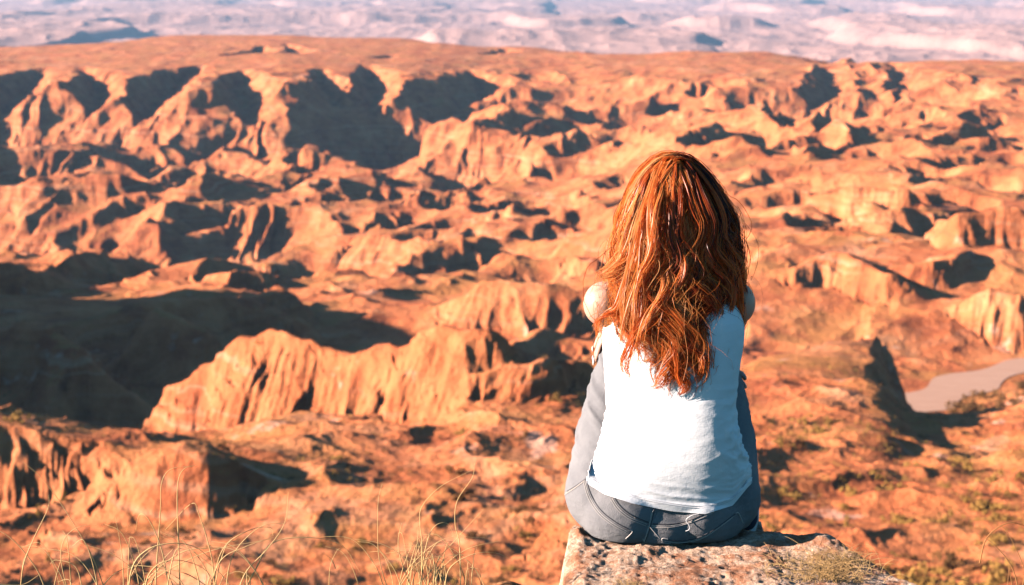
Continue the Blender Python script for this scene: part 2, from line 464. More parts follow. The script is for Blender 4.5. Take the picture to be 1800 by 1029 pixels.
# gullies and hummocks everywhere, coarser with distance
mid = sstep(300, 620, Yg) * sstep(2500, 2100, Yg)
plat = sstep(-112, -104, H) * sstep(1500, 1700, Yg)
rg = ridged(Xw / 120, Yw / 95, 5, 21) - .9
H += mid * rg * 4.5 * (1 - .75 * plat)
H += mid * (ridged(Xw / 27, Yw / 23, 4, 25) - .9) * 1.1 * (1 - .6 * plat)
Up = Xg / Yg * FPX + CX
bench = sstep(1300, 1350, Up) * sstep(1585, 1480, Up) * sstep(285, 315, Yg) * sstep(385, 372, Yg)
H += bench * 1.6
nr = sstep(120, 160, Yg) * sstep(620, 330, Yg) * (1 - .72 * bench)
H += plat * sstep(2500, 2300, Yg) * (fbm(Xw / 70, Yw / 110, 4, 23) * 1.8 - 1.2 * np.clip(ridged(Xw / 160, Yw / 220, 3, 24) - 1.0, 0, 1))
H += nr * ((ridged(Xw / 30, Yw / 26, 4, 31) - .9) * 1.7 + fbm(Xw / 7, Yw / 7, 4, 41, .6) * .42 + np.clip(fbm(Xw / 2.2, Yw / 2.2, 3, 42), 0, 1) * .22)
# fluting on steep faces: vertical grooves that follow the fall line
gy = np.gradient(H, axis=0) / np.gradient(Yg, axis=0)
gx = np.gradient(H, axis=1) / np.gradient(Xg, axis=1)
slope = np.hypot(gx, gy)
fx_ = Xw + 3.5 * fbm(Xw / 9, Yw / 9, 2, 54) + 2.0 * fbm(Xw / 14, H / 4, 2, 55)
fl = (np.abs(perlin(fx_ / 6.5, Yw / 16, 51)) * 2 + np.abs(perlin(fx_ / 2.4, Yw / 9, 52)) * .8 + .7 * fbm(Xw / 3, H / 2.5, 3, 56)) * (.35 + 1.1 * sstep(-.3, .4, fbm(Xw / 25, Yw / 25, 2, 57)))
H -= sstep(.55, 1.3, slope) * sstep(130, 170, Yg) * sstep(800, 500, Yg) * fl * 2.2
fl2 = np.abs(perlin(Xw / 15, Yw / 40, 53)) * 2
H -= sstep(.45, 1.0, slope) * sstep(500, 700, Yg) * sstep(2400, 2100, Yg) * fl2 * 3.0
# far basin
far = sstep(2500, 3400, Yg)
U8 = Ug * FPX + CX
fb = (ridged(Xg / 900, Yg / 1300, 4, 61) - .9) * 15 + (ridged(Xg / 170, Yg / 330, 4, 62) - .8) * 6
lift = sstep(9000, 30000, Yg) * 180
mesa = sstep(.0, .14, fbm(Xg / 1500 + 4, Yg / 2600, 3, 71) + .12 * sstep(1250, 700, U8)) * 45 * sstep(3600, 5200, Yg)
H += far * (fb + lift + mesa)
# the river bed is worn flat
RIVER = [(1572,399,7),(1600,405,12),(1645,418,18),(1710,437,16),(1800,456,11),(1950,468,9)]
RV = np.array([(ray(a, 670)[0] * b, b, c) for a, b, c in RIVER])
rvx = np.interp(Yg, RV[:, 1], RV[:, 0])
def river_dist(X, Y):
    best = np.full(X.shape, 1e9)
    for (ax, ay, aw), (bx, by, bw) in zip(RV[:-1], RV[1:]):
        t = np.clip(((X - ax) * (bx - ax) + (Y - ay) * (by - ay)) / ((bx - ax) ** 2 + (by - ay) ** 2), 0, 1)
        best = np.minimum(best, np.hypot(X - ax - t * (bx - ax), Y - ay - t * (by - ay)) - .5 * (aw + t * (bw - aw)))
    return best
rk_ = sstep(12, 0, river_dist(Xg, Yg))
H = H * (1 - rk_) + (-124.4) * rk_
P = np.stack([Xg, Yg, H], -1)

m = NT("badland_earth")
co = m.n("NewGeometry"); pos = co.outputs["Position"]
sx = m.n("SeparateXYZ"); m.link(pos, sx.inputs[0])
nz = m.n("SeparateXYZ"); m.link(co.outputs["True Normal"], nz.inputs[0])
big = m.noise(pos, .009, 5, .6)
med = m.noise(pos, .05, 6, .65)
fin = m.noise(pos, .5, 6, .7)
zwarp = m.math('ADD', sx.outputs[2], m.math('ADD', m.math('MULTIPLY', big, 26), m.math('MULTIPLY', med, 5)))
lay = m.n("TexNoise", noise_dimensions='1D'); lay.inputs["Scale"].default_value = .42; lay.inputs["Detail"].default_value = 3
m.link(zwarp, lay.inputs["W"])
earth = m.ramp(med, [(.30, (.33, .080, .032)), (.46, (.52, .148, .053)), (.58, (.63, .205, .078)), (.75, (.70, .30, .14))])
earth = m.mix(m.math('MULTIPLY', m.mask(lay.outputs[0], .52, .72), m.math('MULTIPLY', m.mask(m.noise(pos, .02, 4), .40, .62), .55)), earth, (.66, .34, .20))
earth = m.mix(m.math('MULTIPLY', m.mask(lay.outputs[0], .46, .28), .40), earth, (.38, .095, .038))
flat = m.mask(nz.outputs[2], .80, .95)
scrubn = m.mask(m.noise(pos, .028, 6, .7), .45, .62)
scrub = m.mix(fin, (.34, .150, .042), (.56, .25, .075))
earth = m.mix(m.math('MULTIPLY', m.math('MULTIPLY', flat, scrubn), .60), earth, scrub)
speck = m.math('MULTIPLY', m.mask(m.voronoi(pos, .42), .34, .18), m.mask(m.noise(pos, .06, 3), .42, .60))
speck = m.math('MULTIPLY', speck, m.math('MULTIPLY', flat, m.mask(sx.outputs[1], 700, 250)))
earth = m.mix(m.math('MULTIPLY', speck, .75), earth, (.16, .065, .022))
pale = m.mix(m.noise(pos, .004, 6, .7), (.47, .25, .20), (.63, .38, .32))  # pale pink rock of the far basin, its paleness also painting in haze
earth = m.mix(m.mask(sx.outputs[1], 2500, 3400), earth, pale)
spot = m.math('MULTIPLY', m.mask(m.noise(pos, .075, 5, .6), .62, .70), m.mask(sx.outputs[1], 900, 350))
earth = m.mix(m.math('MULTIPLY', spot, .5), earth, (.78, .50, .38))
m.color(earth)
m.bump(m.math('ADD', m.math('MULTIPLY', med, 2.0), m.math('MULTIPLY', fin, .5)), .9, 1.8)
M_EARTH = m.m
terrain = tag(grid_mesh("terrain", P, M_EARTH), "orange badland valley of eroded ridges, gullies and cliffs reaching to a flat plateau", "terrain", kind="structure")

# pale sand of the dry river bed
rp = []
for k, t in enumerate(np.linspace(0, len(RV) - 1.001, 60)):
    i = int(t); f = t - i; c_ = RV[i] * (1 - f) + RV[i + 1] * f; d_ = RV[i + 1] - RV[i]; L_ = math.hypot(d_[0], d_[1])
    nx_, ny_ = -d_[1] / L_, d_[0] / L_
    w_ = c_[2] * .5 * (1 + .25 * math.sin(t * 5))
    rp.append([(c_[0] + nx_ * w_ * q, c_[1] + ny_ * w_ * q, -124.2) for q in (-1, -.5, 0, .5, 1)])
m = NT("river_sand"); c = m.coord(); m.color(m.mix(m.noise(m.mapping(c, (.3, 1, 1)), .3, 4), (.44, .24, .165), (.58, .35, .25)))
tag(grid_mesh("river_bed", np.array(rp), m.m), "pale sandy bed of a dry river", "river bed", kind="structure")
# ------------------------------------------------------------------ the hilltop: bare ground and the ledge of rock she sits on
def ground_z(x, y):
    z = -.15 + .05 * fbm(x / .9, y / .9, 3, 201) + .02 * fbm(x / .22, y / .22, 3, 202)
    z = z + .105 * np.exp(-((x + .02) / .13) ** 2 - ((y - 2.86) / .10) ** 2) + .06 * np.exp(-((x + .17) / .07) ** 2 - ((y - 2.84) / .08) ** 2)
    z = z + .012 * fbm(x / .05, y / .05, 3, 203) * np.exp(-(x / .5) ** 2)
    edge = 2.94 + .10 * fbm(x / .8, x * 0 + 3, 2, 204) + .25 * sstep(-.6, -3, x) + .05 * sstep(.6, 2.5, x)
    over = np.maximum(y - edge, 0)
    return z - 1.9 * np.minimum(over, .5) - 2.6 * np.maximum(over - .5, 0) * (1 + .3 * fbm(x / 1.2, y / 1.2, 2, 205))
gx_ = np.concatenate([np.linspace(-6, -1.3, 60)[:-1], np.arange(-1.3, 1.6, .012), np.linspace(1.6, 6, 60)])
gy_ = np.concatenate([np.linspace(-5, 2.2, 80)[:-1], np.arange(2.2, 3.2, .010), np.linspace(3.2, 8, 70)])
GY, GX = np.meshgrid(gy_, gx_, indexing='ij')
m = NT("dry_soil")
c = m.coord(); a = m.noise(c, 9, 8, .7); b = m.noise(c, 70, 5, .7)
col = m.ramp(a, [(.3, (.34, .12, .05)), (.5, (.52, .23, .10)), (.7, (.64, .36, .20))])
col = m.mix(m.mask(b, .55, .75), col, (.22, .075, .03))
m.color(col); m.bump(m.math('ADD', a, b), .8, .02)
M_SOIL = m.m
tag(grid_mesh("ground", np.stack([GX, GY, ground_z(GX, GY)], -1), M_SOIL), "crumbly bare soil at the brink of the slope", "ground", kind="structure")

# plan of the ledge (x, y) in metres, from its left edge round by the brink
ROCK = [(.105,2.2),(.106,2.6),(.112,2.8),(.120,2.95),(.128,3.06),(.150,3.13),(.24,3.15),(.36,3.15),(.47,3.14),(.56,3.12),(.64,3.10),(.70,3.08),(.755,3.04),(.795,2.95),(.845,2.84),(.905,2.75),(.97,2.66),(1.08,2.5),(1.18,2.2)]
def poly_dist(poly, x, y):
    """signed distance to the outline, positive inside"""
    best = np.full(x.shape, 1e9); ins = np.zeros(x.shape, bool)
    n = len(poly)
    for i in range(n):
        (ax, ay), (bx, by) = poly[i], poly[(i + 1) % n]
        dx, dy = bx - ax, by - ay
        t = np.clip(((x - ax) * dx + (y - ay) * dy) / (dx * dx + dy * dy + 1e-12), 0, 1)
        best = np.minimum(best, np.hypot(x - ax - t * dx, y - ay - t * dy))
        c = ((ay > y) != (by > y)) & (x < (bx - ax) * (y - ay) / (by - ay + 1e-12) + ax)
        ins ^= c
    return np.where(ins, best, -best)
STEP = [(.21,3.0),(.20,3.2),(.22,3.5),(.3,3.66),(.52,3.66),(.63,3.5),(.64,3.2),(.62,3.0)]
def rock_z(x, y):
    wx = x + .010 * fbm(x / .05, y / .05, 3, 211) + .016 * fbm(x / .15, y / .15, 2, 219); wy = y + .012 * fbm(x / .05, y / .05, 3, 212) + .020 * fbm(x / .14, y / .14, 2, 220)
    d = poly_dist(ROCK, wx, wy)
    top = -.030 + .014 * fbm(x / .12, y / .12, 4, 213) + .016 * np.exp(-((x - .72) / .05) ** 2 - ((y - 3.01) / .05) ** 2)
    top = top - .007 * np.clip(ridged(x / .09, y / .035, 4, 214) - .95, 0, 1) + .006 * np.abs(fbm(x / .2, y / .05, 3, 218)) + .0035 * fbm(x / .014, y / .014, 3, 215)
    top = top + .022 * sstep(.22, .12, x) * sstep(2.9, 3.05, y) - .02 * sstep(2.75, 2.5, y)
    z = top - .018 * (1 - sstep(0, .035, d)) + np.minimum(d, 0) * 7.0
    d2 = poly_dist(STEP, wx, wy)
    z2 = -.135 + .012 * fbm(x / .1, y / .1, 3, 216) + np.minimum(d2, 0) * 6
    return np.maximum(np.maximum(z, z2), -1.6)
rx = np.arange(-.05, 1.30, .0045); ry = np.concatenate([np.arange(2.15, 2.6, .012), np.arange(2.6, 3.22, .0040), np.arange(3.22, 3.9, .012)])
RY, RX = np.meshgrid(ry, rx, indexing='ij')
m = NT("limestone")
c = m.coord(); a = m.noise(c, 14, 8, .68); b = m.noise(c, 120, 6, .72); s = m.noise(m.mapping(c, (1, 2.6, 2)), 22, 6, .65)
col = m.ramp(b, [(.30, (.26, .14, .09)), (.44, (.54, .34, .23)), (.6, (.72, .52, .39)), (.8, (.82, .68, .56))])
col = m.mix(m.math('MULTIPLY', m.mask(a, .46, .60), .85), col, (.40, .155, .075))
col = m.mix(m.math('MULTIPLY', m.mask(s, .60, .70), .8), col, (.12, .065, .05))
m.color(col); m.bump(m.math('ADD', m.math('MULTIPLY', a, .6), b), .9, .012)
rk = grid_mesh("rock_ledge", np.stack([RX, RY, rock_z(RX, RY)], -1), m.m)
tag(rk, "rough pale pink ledge of rock under the seated woman", "rock")
# ------------------------------------------------------------------ the woman
def prim_capsule(p, q, r1, r2, seg=20):
    p, q = Vector(p), Vector(q)
    ax = (q - p); L = ax.length; ax = ax.normalized() if L > 1e-6 else Vector((0, 0, 1))
    u = ax.orthogonal().normalized(); w = ax.cross(u)
    rings = []
    for k in range(-6, 1):
        t = k / 6 * math.pi / 2; rings.append((p + ax * (r1 * math.sin(t)), r1 * math.cos(t)))
    for k in range(0, 7):
        t = k / 6 * math.pi / 2; rings.append((q + ax * (r2 * math.sin(t)), r2 * math.cos(t)))
    V, F = [], []
    for c, r in rings:
        r = max(r, 1e-4)
        for j in range(seg):
            t = 2 * math.pi * j / seg; V.append(c + u * (r * math.cos(t)) + w * (r * math.sin(t)))
    for i in range(len(rings) - 1):
        for j in range(seg):
            F.append((i * seg + j, i * seg + (j + 1) % seg, (i + 1) * seg + (j + 1) % seg, (i + 1) * seg + j))
    F.append(tuple(range(seg))[::-1]); F.append(tuple((len(rings) - 1) * seg + j for j in range(seg)))
    return V, F

def prim_ball(c, rad, rot=None, seg=28, rings=18):
    V, F = [], []
    rot = rot or Matrix.Identity(3)
    for i in range(rings + 1):
        t = math.pi * i / rings
        for j in range(seg):
            p = 2 * math.pi * j / seg
            V.append(Vector(c) + rot @ Vector((rad[0] * max(math.sin(t), 1e-3) * math.cos(p), rad[1] * max(math.sin(t), 1e-3) * math.sin(p), rad[2] * math.cos(t))))
    for i in range(rings):
        for j in range(seg):
            F.append((i * seg + j, (i + 1) * seg + j, (i + 1) * seg + (j + 1) % seg, i * seg + (j + 1) % seg))
    return V, F

def fuse(name, prims, voxel, mat, parent, smooth_it=6):
    """joins overlapping forms into one continuous skin"""
    V, F = [], []
    for v, f in prims:
        o = len(V); V += v; F += [tuple(i + o for i in q) for q in f]
    tmp = link_mesh(name + "_form", V, F)
    md = tmp.modifiers.new("r", 'REMESH'); md.mode = 'VOXEL'; md.voxel_size = voxel; md.use_smooth_shade = True
    sm = tmp.modifiers.new("s", 'SMOOTH'); sm.factor = .5; sm.iterations = smooth_it
    dg = bpy.context.evaluated_depsgraph_get(); dg.update()
    me = bpy.data.meshes.new_from_object(tmp.evaluated_get(dg))
    me.name = name
    old = tmp.data
    bpy.data.objects.remove(tmp); bpy.data.meshes.remove(old)
    me.materials.clear(); me.materials.append(mat)
    me.polygons.foreach_set("use_smooth", [True] * len(me.polygons))
    o = bpy.data.objects.new(name, me); COL.objects.link(o)
    if parent: o.parent = parent
    return o

def tube_arrays(pts, rad, seg=3):
    """numpy tube(s): pts (n, k, 3), rad (n, k) -> verts, quads"""
    n, k = pts.shape[:2]
    T = np.gradient(pts, axis=1)
    T /= np.linalg.norm(T, axis=2, keepdims=True) + 1e-9
    ref = np.zeros_like(T); ref[..., 1] = 1; ref[..., 0] = .13
    U = np.cross(T, ref); U /= np.linalg.norm(U, axis=2, keepdims=True) + 1e-9
    W = np.cross(T, U)
    a = np.arange(seg) * 2 * np.pi / seg
    V = pts[:, :, None, :] + rad[:, :, None, None] * (np.cos(a)[None, None, :, None] * U[:, :, None, :] + np.sin(a)[None, None, :, None] * W[:, :, None, :])
    idx = np.arange(n * k * seg).reshape(n, k, seg)
    nx = np.roll(idx, -1, axis=2)
    Q = np.stack([idx[:, :-1], nx[:, :-1], nx[:, 1:], idx[:, 1:]], -1).reshape(-1, 4)
    return V.reshape(-1, 3), Q

def quads_mesh(name, V, Q, mat, parent=None, attr=None):
    me = bpy.data.meshes.new(name)
    me.vertices.add(len(V)); me.vertices.foreach_set("co", np.asarray(V, np.float32).reshape(-1))
    n = len(Q)
    me.loops.add(n * 4); me.loops.foreach_set("vertex_index", np.asarray(Q, np.int32).reshape(-1))
    me.polygons.add(n)
    me.polygons.foreach_set("loop_start", (np.arange(n) * 4).astype(np.int32))
    me.polygons.foreach_set("loop_total", np.full(n, 4, np.int32))
    me.polygons.foreach_set("use_smooth", np.full(n, True))
    if attr is not None:
        at_ = me.attributes.new("strand", 'FLOAT', 'POINT'); at_.data.foreach_set("value", np.asarray(attr, np.float32))
    me.update(); me.validate()
    me.materials.append(mat)
    o = bpy.data.objects.new(name, me); COL.objects.link(o)
    if parent: o.parent = parent
    return o

def spline(pts, n):
    """Catmull-Rom through pts (k, 3) -> (n, 3)"""
    P = np.array([tuple(p) for p in pts], float)
    P = np.vstack([2 * P[0] - P[1], P, 2 * P[-1] - P[-2]])
    k = len(P) - 3
    t = np.linspace(0, k - 1e-6, n); i = t.astype(int); f = (t - i)[:, None]
    a, b, c, d = P[i], P[i + 1], P[i + 2], P[i + 3]
    return .5 * (2 * b + (c - a) * f + (2 * a - 5 * b + 4 * c - d) * f ** 2 + (3 * b - a - 3 * c + d) * f ** 3)

woman = bpy.data.objects.new("person", None); COL.objects.link(woman)
tag(woman, "woman with long wavy red hair, white tank top and grey jeans sitting on rock", "person")
SEAT = -.020

# joints, taken from the photograph at the distances she sits at
def J(px, py, D): return at(px, py, D)
PEL = J(1163, 868, 3.12)
HIPL, HIPR = J(1098, 858, 3.13), J(1232, 862, 3.13)
KNL, KNR = J(1094, 620, 3.45), J(1258, 640, 3.45)
ANL, ANR = Vector((KNL.x + .01, 3.42, -.045)), Vector((KNR.x + .055, 3.34, -.050))
WST = J(1177, 735, 3.105)
CHS = J(1180, 610, 3.150)
SHC = J(1177, 520, 3.19)
SHL, SHR = J(1062, 533, 3.175), J(1291, 532, 3.175)
NCK = J(1182, 478, 3.215)
HED = J(1190, 372, 3.235)
ELL, ELR = J(1092, 600, 3.405), J(1270, 606, 3.40)
WRR = KNL + Vector((.115, .055, .060)); WRL = KNR + Vector((-.03, .115, -.05))

m = NT("skin")
c = m.coord(); n = m.noise(c, 40, 4)
m.color(m.mix(n, (.55, .29, .21), (.62, .35, .26)))
m.b.inputs["Roughness"].default_value = .5; m.b.inputs["Specular IOR Level"].default_value = .35
m.b.inputs["Subsurface Weight"].default_value = .12; m.b.inputs["Subsurface Radius"].default_value = (.012, .005, .003); m.b.inputs["Subsurface Scale"].default_value = .5
M_SKIN = m.m
# body: torso, neck, head with a face, arms and hands with five fingers, all one skin
HR = Matrix.Rotation(R(6), 3, 'Z') @ Matrix.Rotation(R(12), 3, 'X')      # she looks out over the valley, a little down
def hp(x, y, z): return HED + HR @ Vector((x, y, z))
bp = [prim_capsule(SHC + Vector((0, .01, .0)), WST, .075, .085), prim_ball(CHS + Vector((0, .015, 0)), (.128, .085, .14)), prim_ball(WST - Vector((0, 0, .05)), (.125, .082, .13)),
      prim_capsule(SHL + Vector((.03, 0, .01)), SHR + Vector((-.03, 0, .01)), .046, .046), prim_capsule(SHC + Vector((-.05, 0, .0)), NCK + Vector((-.01, .01, .02)), .05, .045), prim_capsule(SHC + Vector((.05, 0, .0)), NCK + Vector((.01, .01, .02)), .05, .045),
      prim_capsule(NCK - Vector((0, .0, .03)), hp(0, -.01, -.05), .053, .050),
      prim_ball(hp(0, -.012, .014), (.072, .090, .080), HR), prim_ball(hp(0, .045, -.02), (.058, .045, .085), HR), prim_capsule(hp(-.035, .035, -.065), hp(.035, .035, -.065), .026, .026),
      prim_ball(hp(0, .066, -.092), (.024, .020, .018), HR),                                            # chin
      prim_capsule(hp(0, .088, .012), hp(0, .103, -.028), .008, .011), prim_ball(hp(-.012, .095, -.034), (.009, .010, .008), HR), prim_ball(hp(.012, .095, -.034), (.009, .010, .008), HR),
      prim_capsule(hp(-.018, .082, -.060), hp(.018, .082, -.060), .007, .007), prim_capsule(hp(-.016, .082, -.070), hp(.016, .082, -.070), .008, .008),   # lips
      prim_capsule(hp(-.045, .078, .028), hp(-.012, .088, .026), .008, .009), prim_capsule(hp(.045, .078, .028), hp(.012, .088, .026), .008, .009),       # brows
      prim_ball(hp(-.074, .002, -.012), (.010, .020, .030), HR), prim_ball(hp(.074, .002, -.012), (.010, .020, .030), HR)]                                  # ears
for sh, el, sgn in ((SHL, ELL, -1), (SHR, ELR, 1)):
    bp += [prim_ball(sh + Vector((0, 0, -.002)), (.048, .050, .052)), prim_capsule(sh, sh.lerp(el, .5), .044, .039), prim_capsule(sh.lerp(el, .5), el, .039, .033)]
bp += [prim_capsule(ELR, ELR.lerp(WRR, .35), .034, .034), prim_capsule(ELR.lerp(WRR, .35), WRR, .034, .023), prim_capsule(ELL, ELL.lerp(WRL, .35), .034, .034), prim_capsule(ELL.lerp(WRL, .35), WRL, .034, .023)]
def hand(wr, pts, thumb):
    """palm from the wrist to the knuckles, then each finger as a bent chain"""
    out = []
    for f in pts:
        out.append(prim_capsule(wr, f[0], .015, .0105, 12))
        for a, b, r in zip(f[:-1], f[1:], (.0088, .0080, .0072)): out.append(prim_capsule(a, b, r, r - .0006, 12))
    for a, b, r in zip(thumb[:-1], thumb[1:], (.012, .0100, .0088)): out.append(prim_capsule(a, b, r, r - .001, 12))
    return out
def over_knee(K, dy, ln):      # a finger lying over the knee and down its outer side
    return [K + Vector((.022, dy * .9 + .012, .082)), K + Vector((-.024, dy, .068)), K + Vector((-.055, dy, .068 - .036 * ln)), K + Vector((-.066, dy * 1.02, .062 - .066 * ln))]
bp += hand(WRR, [over_knee(KNL, dy, ln) for dy, ln in ((-.036, 1.0), (-.015, 1.16), (.006, 1.08), (.027, .82))],
           [WRR, KNL + Vector((.055, -.035, .065)), KNL + Vector((.020, -.062, .052)), KNL + Vector((-.006, -.068, .034))])
def on_shin(K, dz, ln):
    return [K + Vector((.012, .098, dz)), K + Vector((.042, .085, dz - .004)), K + Vector((.066, .058, dz - .008)), K + Vector((.070 , .058 - .030 * ln, dz - .012))]
KS = KNR + Vector((.01, 0, -.07))
bp += hand(WRL, [on_shin(KS, dz, ln) for dz, ln in ((.036, .9), (.015, 1.1), (-.006, 1.0), (-.027, .8))],
           [WRL, KS + Vector((-.012, .095, .055)), KS + Vector((.012, .085, .070)), KS + Vector((.034, .068, .075))])
body = fuse("body", bp, .0034, M_SKIN, woman, 5)
m = NT("eye"); m.color((.75, .72, .70)); m.b.inputs["Roughness"].default_value = .15; M_EYE = m.m
m = NT("iris"); m.color((.06, .09, .06)); m.b.inputs["Roughness"].default_value = .15; M_IRIS = m.m
for sx_ in (-.031, .031):
    v, f = prim_ball(hp(sx_, .078, .010), (.0125, .011, .0085), HR)
    e = link_mesh("eye", v, f, M_EYE, woman)
    v, f = prim_ball(hp(sx_, .0865, .010), (.0055, .0035, .0055), HR, 12, 8)
    link_mesh("iris", v, f, M_IRIS, e)
m = NT("nail"); m.color((.80, .62, .58)); m.b.inputs["Roughness"].default_value = .25; M_NAIL = m.m
for dy, ln in ((-.036, 1.0), (-.015, 1.16), (.006, 1.08), (.027, .82)):
    q = over_knee(KNL, dy, ln)
    v, f = prim_ball(q[3] + (q[3] - q[2]) * .18 + Vector((-.0052, 0, 0)), (.0024, .0046, .0075), None, 12, 8)
    link_mesh("fingernail", v, f, M_NAIL, woman)

# jeans -------------------------------------------------------------
m = NT("denim")
c = m.coord(); big = m.noise(c, 9, 5, .6)
wv = m.n("TexWave", wave_type='BANDS', bands_direction='DIAGONAL'); m.link(c, wv.inputs[0]); wv.inputs["Scale"].default_value = 420; wv.inputs["Distortion"].default_value = 1.5
fuzz = m.noise(m.mapping(c, (1, 1, .4)), 260, 3, .7)
col = m.ramp(big, [(.3, (.15, .148, .160)), (.7, (.24, .232, .24))])
col = m.mix(m.math('MULTIPLY', fuzz, .5), col, (.31, .30, .305))
m.color(col); m.bump(m.math('ADD', m.math('MULTIPLY', wv.outputs[0], .3), m.math('ADD', fuzz, m.math('MULTIPLY', m.noise(m.mapping(c, (1, 1, 2.2)), 26, 4, .6), 3.0))), .55, .004)
M_DENIM = m.m
m = NT("denim_dark"); m.color((.085, .082, .09)); M_DENIM_DK = m.m
m = NT("stitch_thread"); m.color((.50, .45, .42)); M_STITCH = m.m
jp = [prim_ball(PEL + Vector((0, .0, .012)), (.175, .120, .110)), prim_ball(PEL + Vector((-.082, -.012, -.022)), (.118, .122, .106)), prim_ball(PEL + Vector((.082, -.012, -.022)), (.118, .122, .106)),
      prim_ball(PEL + Vector((0, -.020, -.045)), (.13, .112, .085)), prim_ball(WST - Vector((0, 0, .115)), (.143, .100, .10))]
for hip, kn, an, s_ in ((HIPL, KNL, ANL, -1), (HIPR, KNR, ANR, 1)):
    h0 = hip + Vector((s_ * .040, .0, -.012)); mid_ = h0.lerp(kn, .45) + Vector((s_ * .012, 0, -.012))
    jp += [prim_ball(h0, (.100, .105, .095)), prim_capsule(h0, mid_, .098, .080), prim_capsule(mid_, kn, .080, .058), prim_ball(kn + Vector((0, .004, .002)), (.056, .058, .060)),
           prim_capsule(kn, kn.lerp(an, .33) + Vector((0, -.018, 0)), .056, .058), prim_capsule(kn.lerp(an, .33) + Vector((0, -.018, 0)), an, .058, .040)]
jeans = fuse("jeans", jp, .0055, M_DENIM, woman, 10)
# sit on the rock, and crease the cloth
jn = len(jeans.data.vertices); jc = np.empty(jn * 3, np.float32); jeans.data.vertices.foreach_get("co", jc); jc = jc.reshape(-1, 3)
nn = np.empty(jn * 3, np.float32); jeans.data.vertices.foreach_get("normal", nn); nn = nn.reshape(-1, 3)
fold = ridged(jc[:, 0] / .09 + jc[:, 2] / .05, jc[:, 1] / .16 - jc[:, 2] / .10, 3, 301) - .8
thigh = sstep(3.12, 3.26, jc[:, 1])
jc += nn * (fold * (.0014 + .0030 * thigh))[:, None]
lo = np.array([float(SEAT) - .004])
jc[:, 2] = np.where((jc[:, 1] < 3.2) & (jc[:, 2] < lo), lo + (jc[:, 2] - lo) * .08, jc[:, 2])
jeans.data.vertices.foreach_set("co", jc.reshape(-1)); jeans.data.update()
from mathutils.bvhtree import BVHTree
def bvh_of(o):
    me = o.data
    return BVHTree.FromPolygons([v.co for v in me.vertices], [p.vertices for p in me.polygons])
jb = bvh_of(jeans)
EYE = Vector((0, 0, CAMZ))
def on_surface(bv, px, py, lift=.001):
    x, s = ray(px, py); d = Vector((x, 1, s)).normalized()
    h = bv.ray_cast(EYE, d)
    if h[0] is None: h = bv.find_nearest(EYE + d * 3.05)
    return h[0] + h[1] * lift
def seam(name, pix, r, mat, parent, bv, n=40, lift=.0006):
    p2 = spline([(a, b, 0) for a, b in pix], n)
    pts = np.array([on_surface(bv, a, b, lift) for a, b, _ in p2])
    k = np.ones(5) / 5
    pad = np.vstack([pts[:1]] * 2 + [pts] + [pts[-1:]] * 2)
    pts = np.stack([np.convolve(pad[:, i], k, 'valid') for i in range(3)], 1)
    V, Q = tube_arrays(pts[None], np.full((1, n), r), 6)
    return quads_mesh(name, V, Q, mat, parent)
def off(pix, dx, dy): return [(a + dx, b + dy) for a, b in pix]
YL = [(1078,872),(1090,890),(1110,906),(1141,919)]
YR = [(1146,921),(1175,922),(1205,917),(1235,906),(1262,893)]
CB = [(1150,894),(1145,918),(1139,938),(1134,952)]
PL_ = [(1030,838),(1038,868),(1056,897),(1082,918),(1106,931)]
PR_ = [(1164,947),(1200,951),(1240,940),(1272,919),(1293,903)]
SL_ = [(997,864),(1012,855),(1030,842)]
LT_ = [(1012,830),(1030,810),(1045,780),(1052,740)]
for nm, pix in (("yoke_seam", YL), ("yoke_seam", YR), ("back_seam", CB), ("pocket_seam", PL_), ("pocket_seam", PR_), ("side_seam", SL_)):
    s0 = seam(nm, pix, .0013, M_DENIM_DK, jeans, jb)
    seam("stitching", off(pix, -2.4, 3.2), .0007, M_STITCH, s0, jb, lift=.0009)
    seam("stitching", off(pix, -4.5, 6.0), .0007, M_STITCH, s0, jb, lift=.0009)
seam("pocket_seam", [(1106,931),(1112,935),(1099,948)], .0012, M_STITCH, jeans, jb, 16)
seam("pocket_seam", [(1293,903),(1298,902),(1306,921)], .0012, M_STITCH, jeans, jb, 16)
seam("pocket_seam", [(1168,958),(1163,947),(1175,948)], .0012, M_STITCH, jeans, jb, 16)

# shoes -------------------------------------------------------------
m = NT("shoe_canvas"); c = m.coord(); m.color(m.mix(m.noise(c, 300, 2), (.02, .025, .045), (.05, .06, .09))); M_SHOE = m.m
m = NT("shoe_rubber"); m.color((.45, .43, .42)); M_RUB = m.m
for an, s_ in ((ANL, -1), (ANR, 1)):
    zb = -.118
    a = Vector((an.x, an.y - .035, zb + .040)); b = Vector((an.x + s_ * .03, an.y + .14, zb + .028))
    sh = fuse("shoe", [prim_capsule(a, an + Vector((0, 0, .02)), .040, .043), prim_capsule(a, a.lerp(b, .5), .036, .036), prim_capsule(a.lerp(b, .5), b, .038, .030), prim_ball(a.lerp(b, .75), (.043, .05, .034))], .004, M_SHOE, woman, 5)
    pts = []
    d = (b - a); d.z = 0; d.normalize(); pr = Vector((d.y, -d.x, 0))
    ring = [(-.045, 0), (-.036, .030), (.03, .036), (.10, .043), (.155, .043), (.195, .030), (.205, 0), (.195, -.030), (.155, -.043), (.10, -.043), (.03, -.036), (-.036, -.030)]
    V = []
    for z0 in (zb - .012, zb + .014):
        for l, w in ring: V.append(Vector((a.x, a.y, z0)) + d * l + pr * w)
    n = len(ring)
    F = [(i, (i + 1) % n, n + (i + 1) % n, n + i) for i in range(n)] + [tuple(range(n))[::-1], tuple(range(n, 2 * n))]
    link_mesh("sole", V, F, M_RUB, sh)

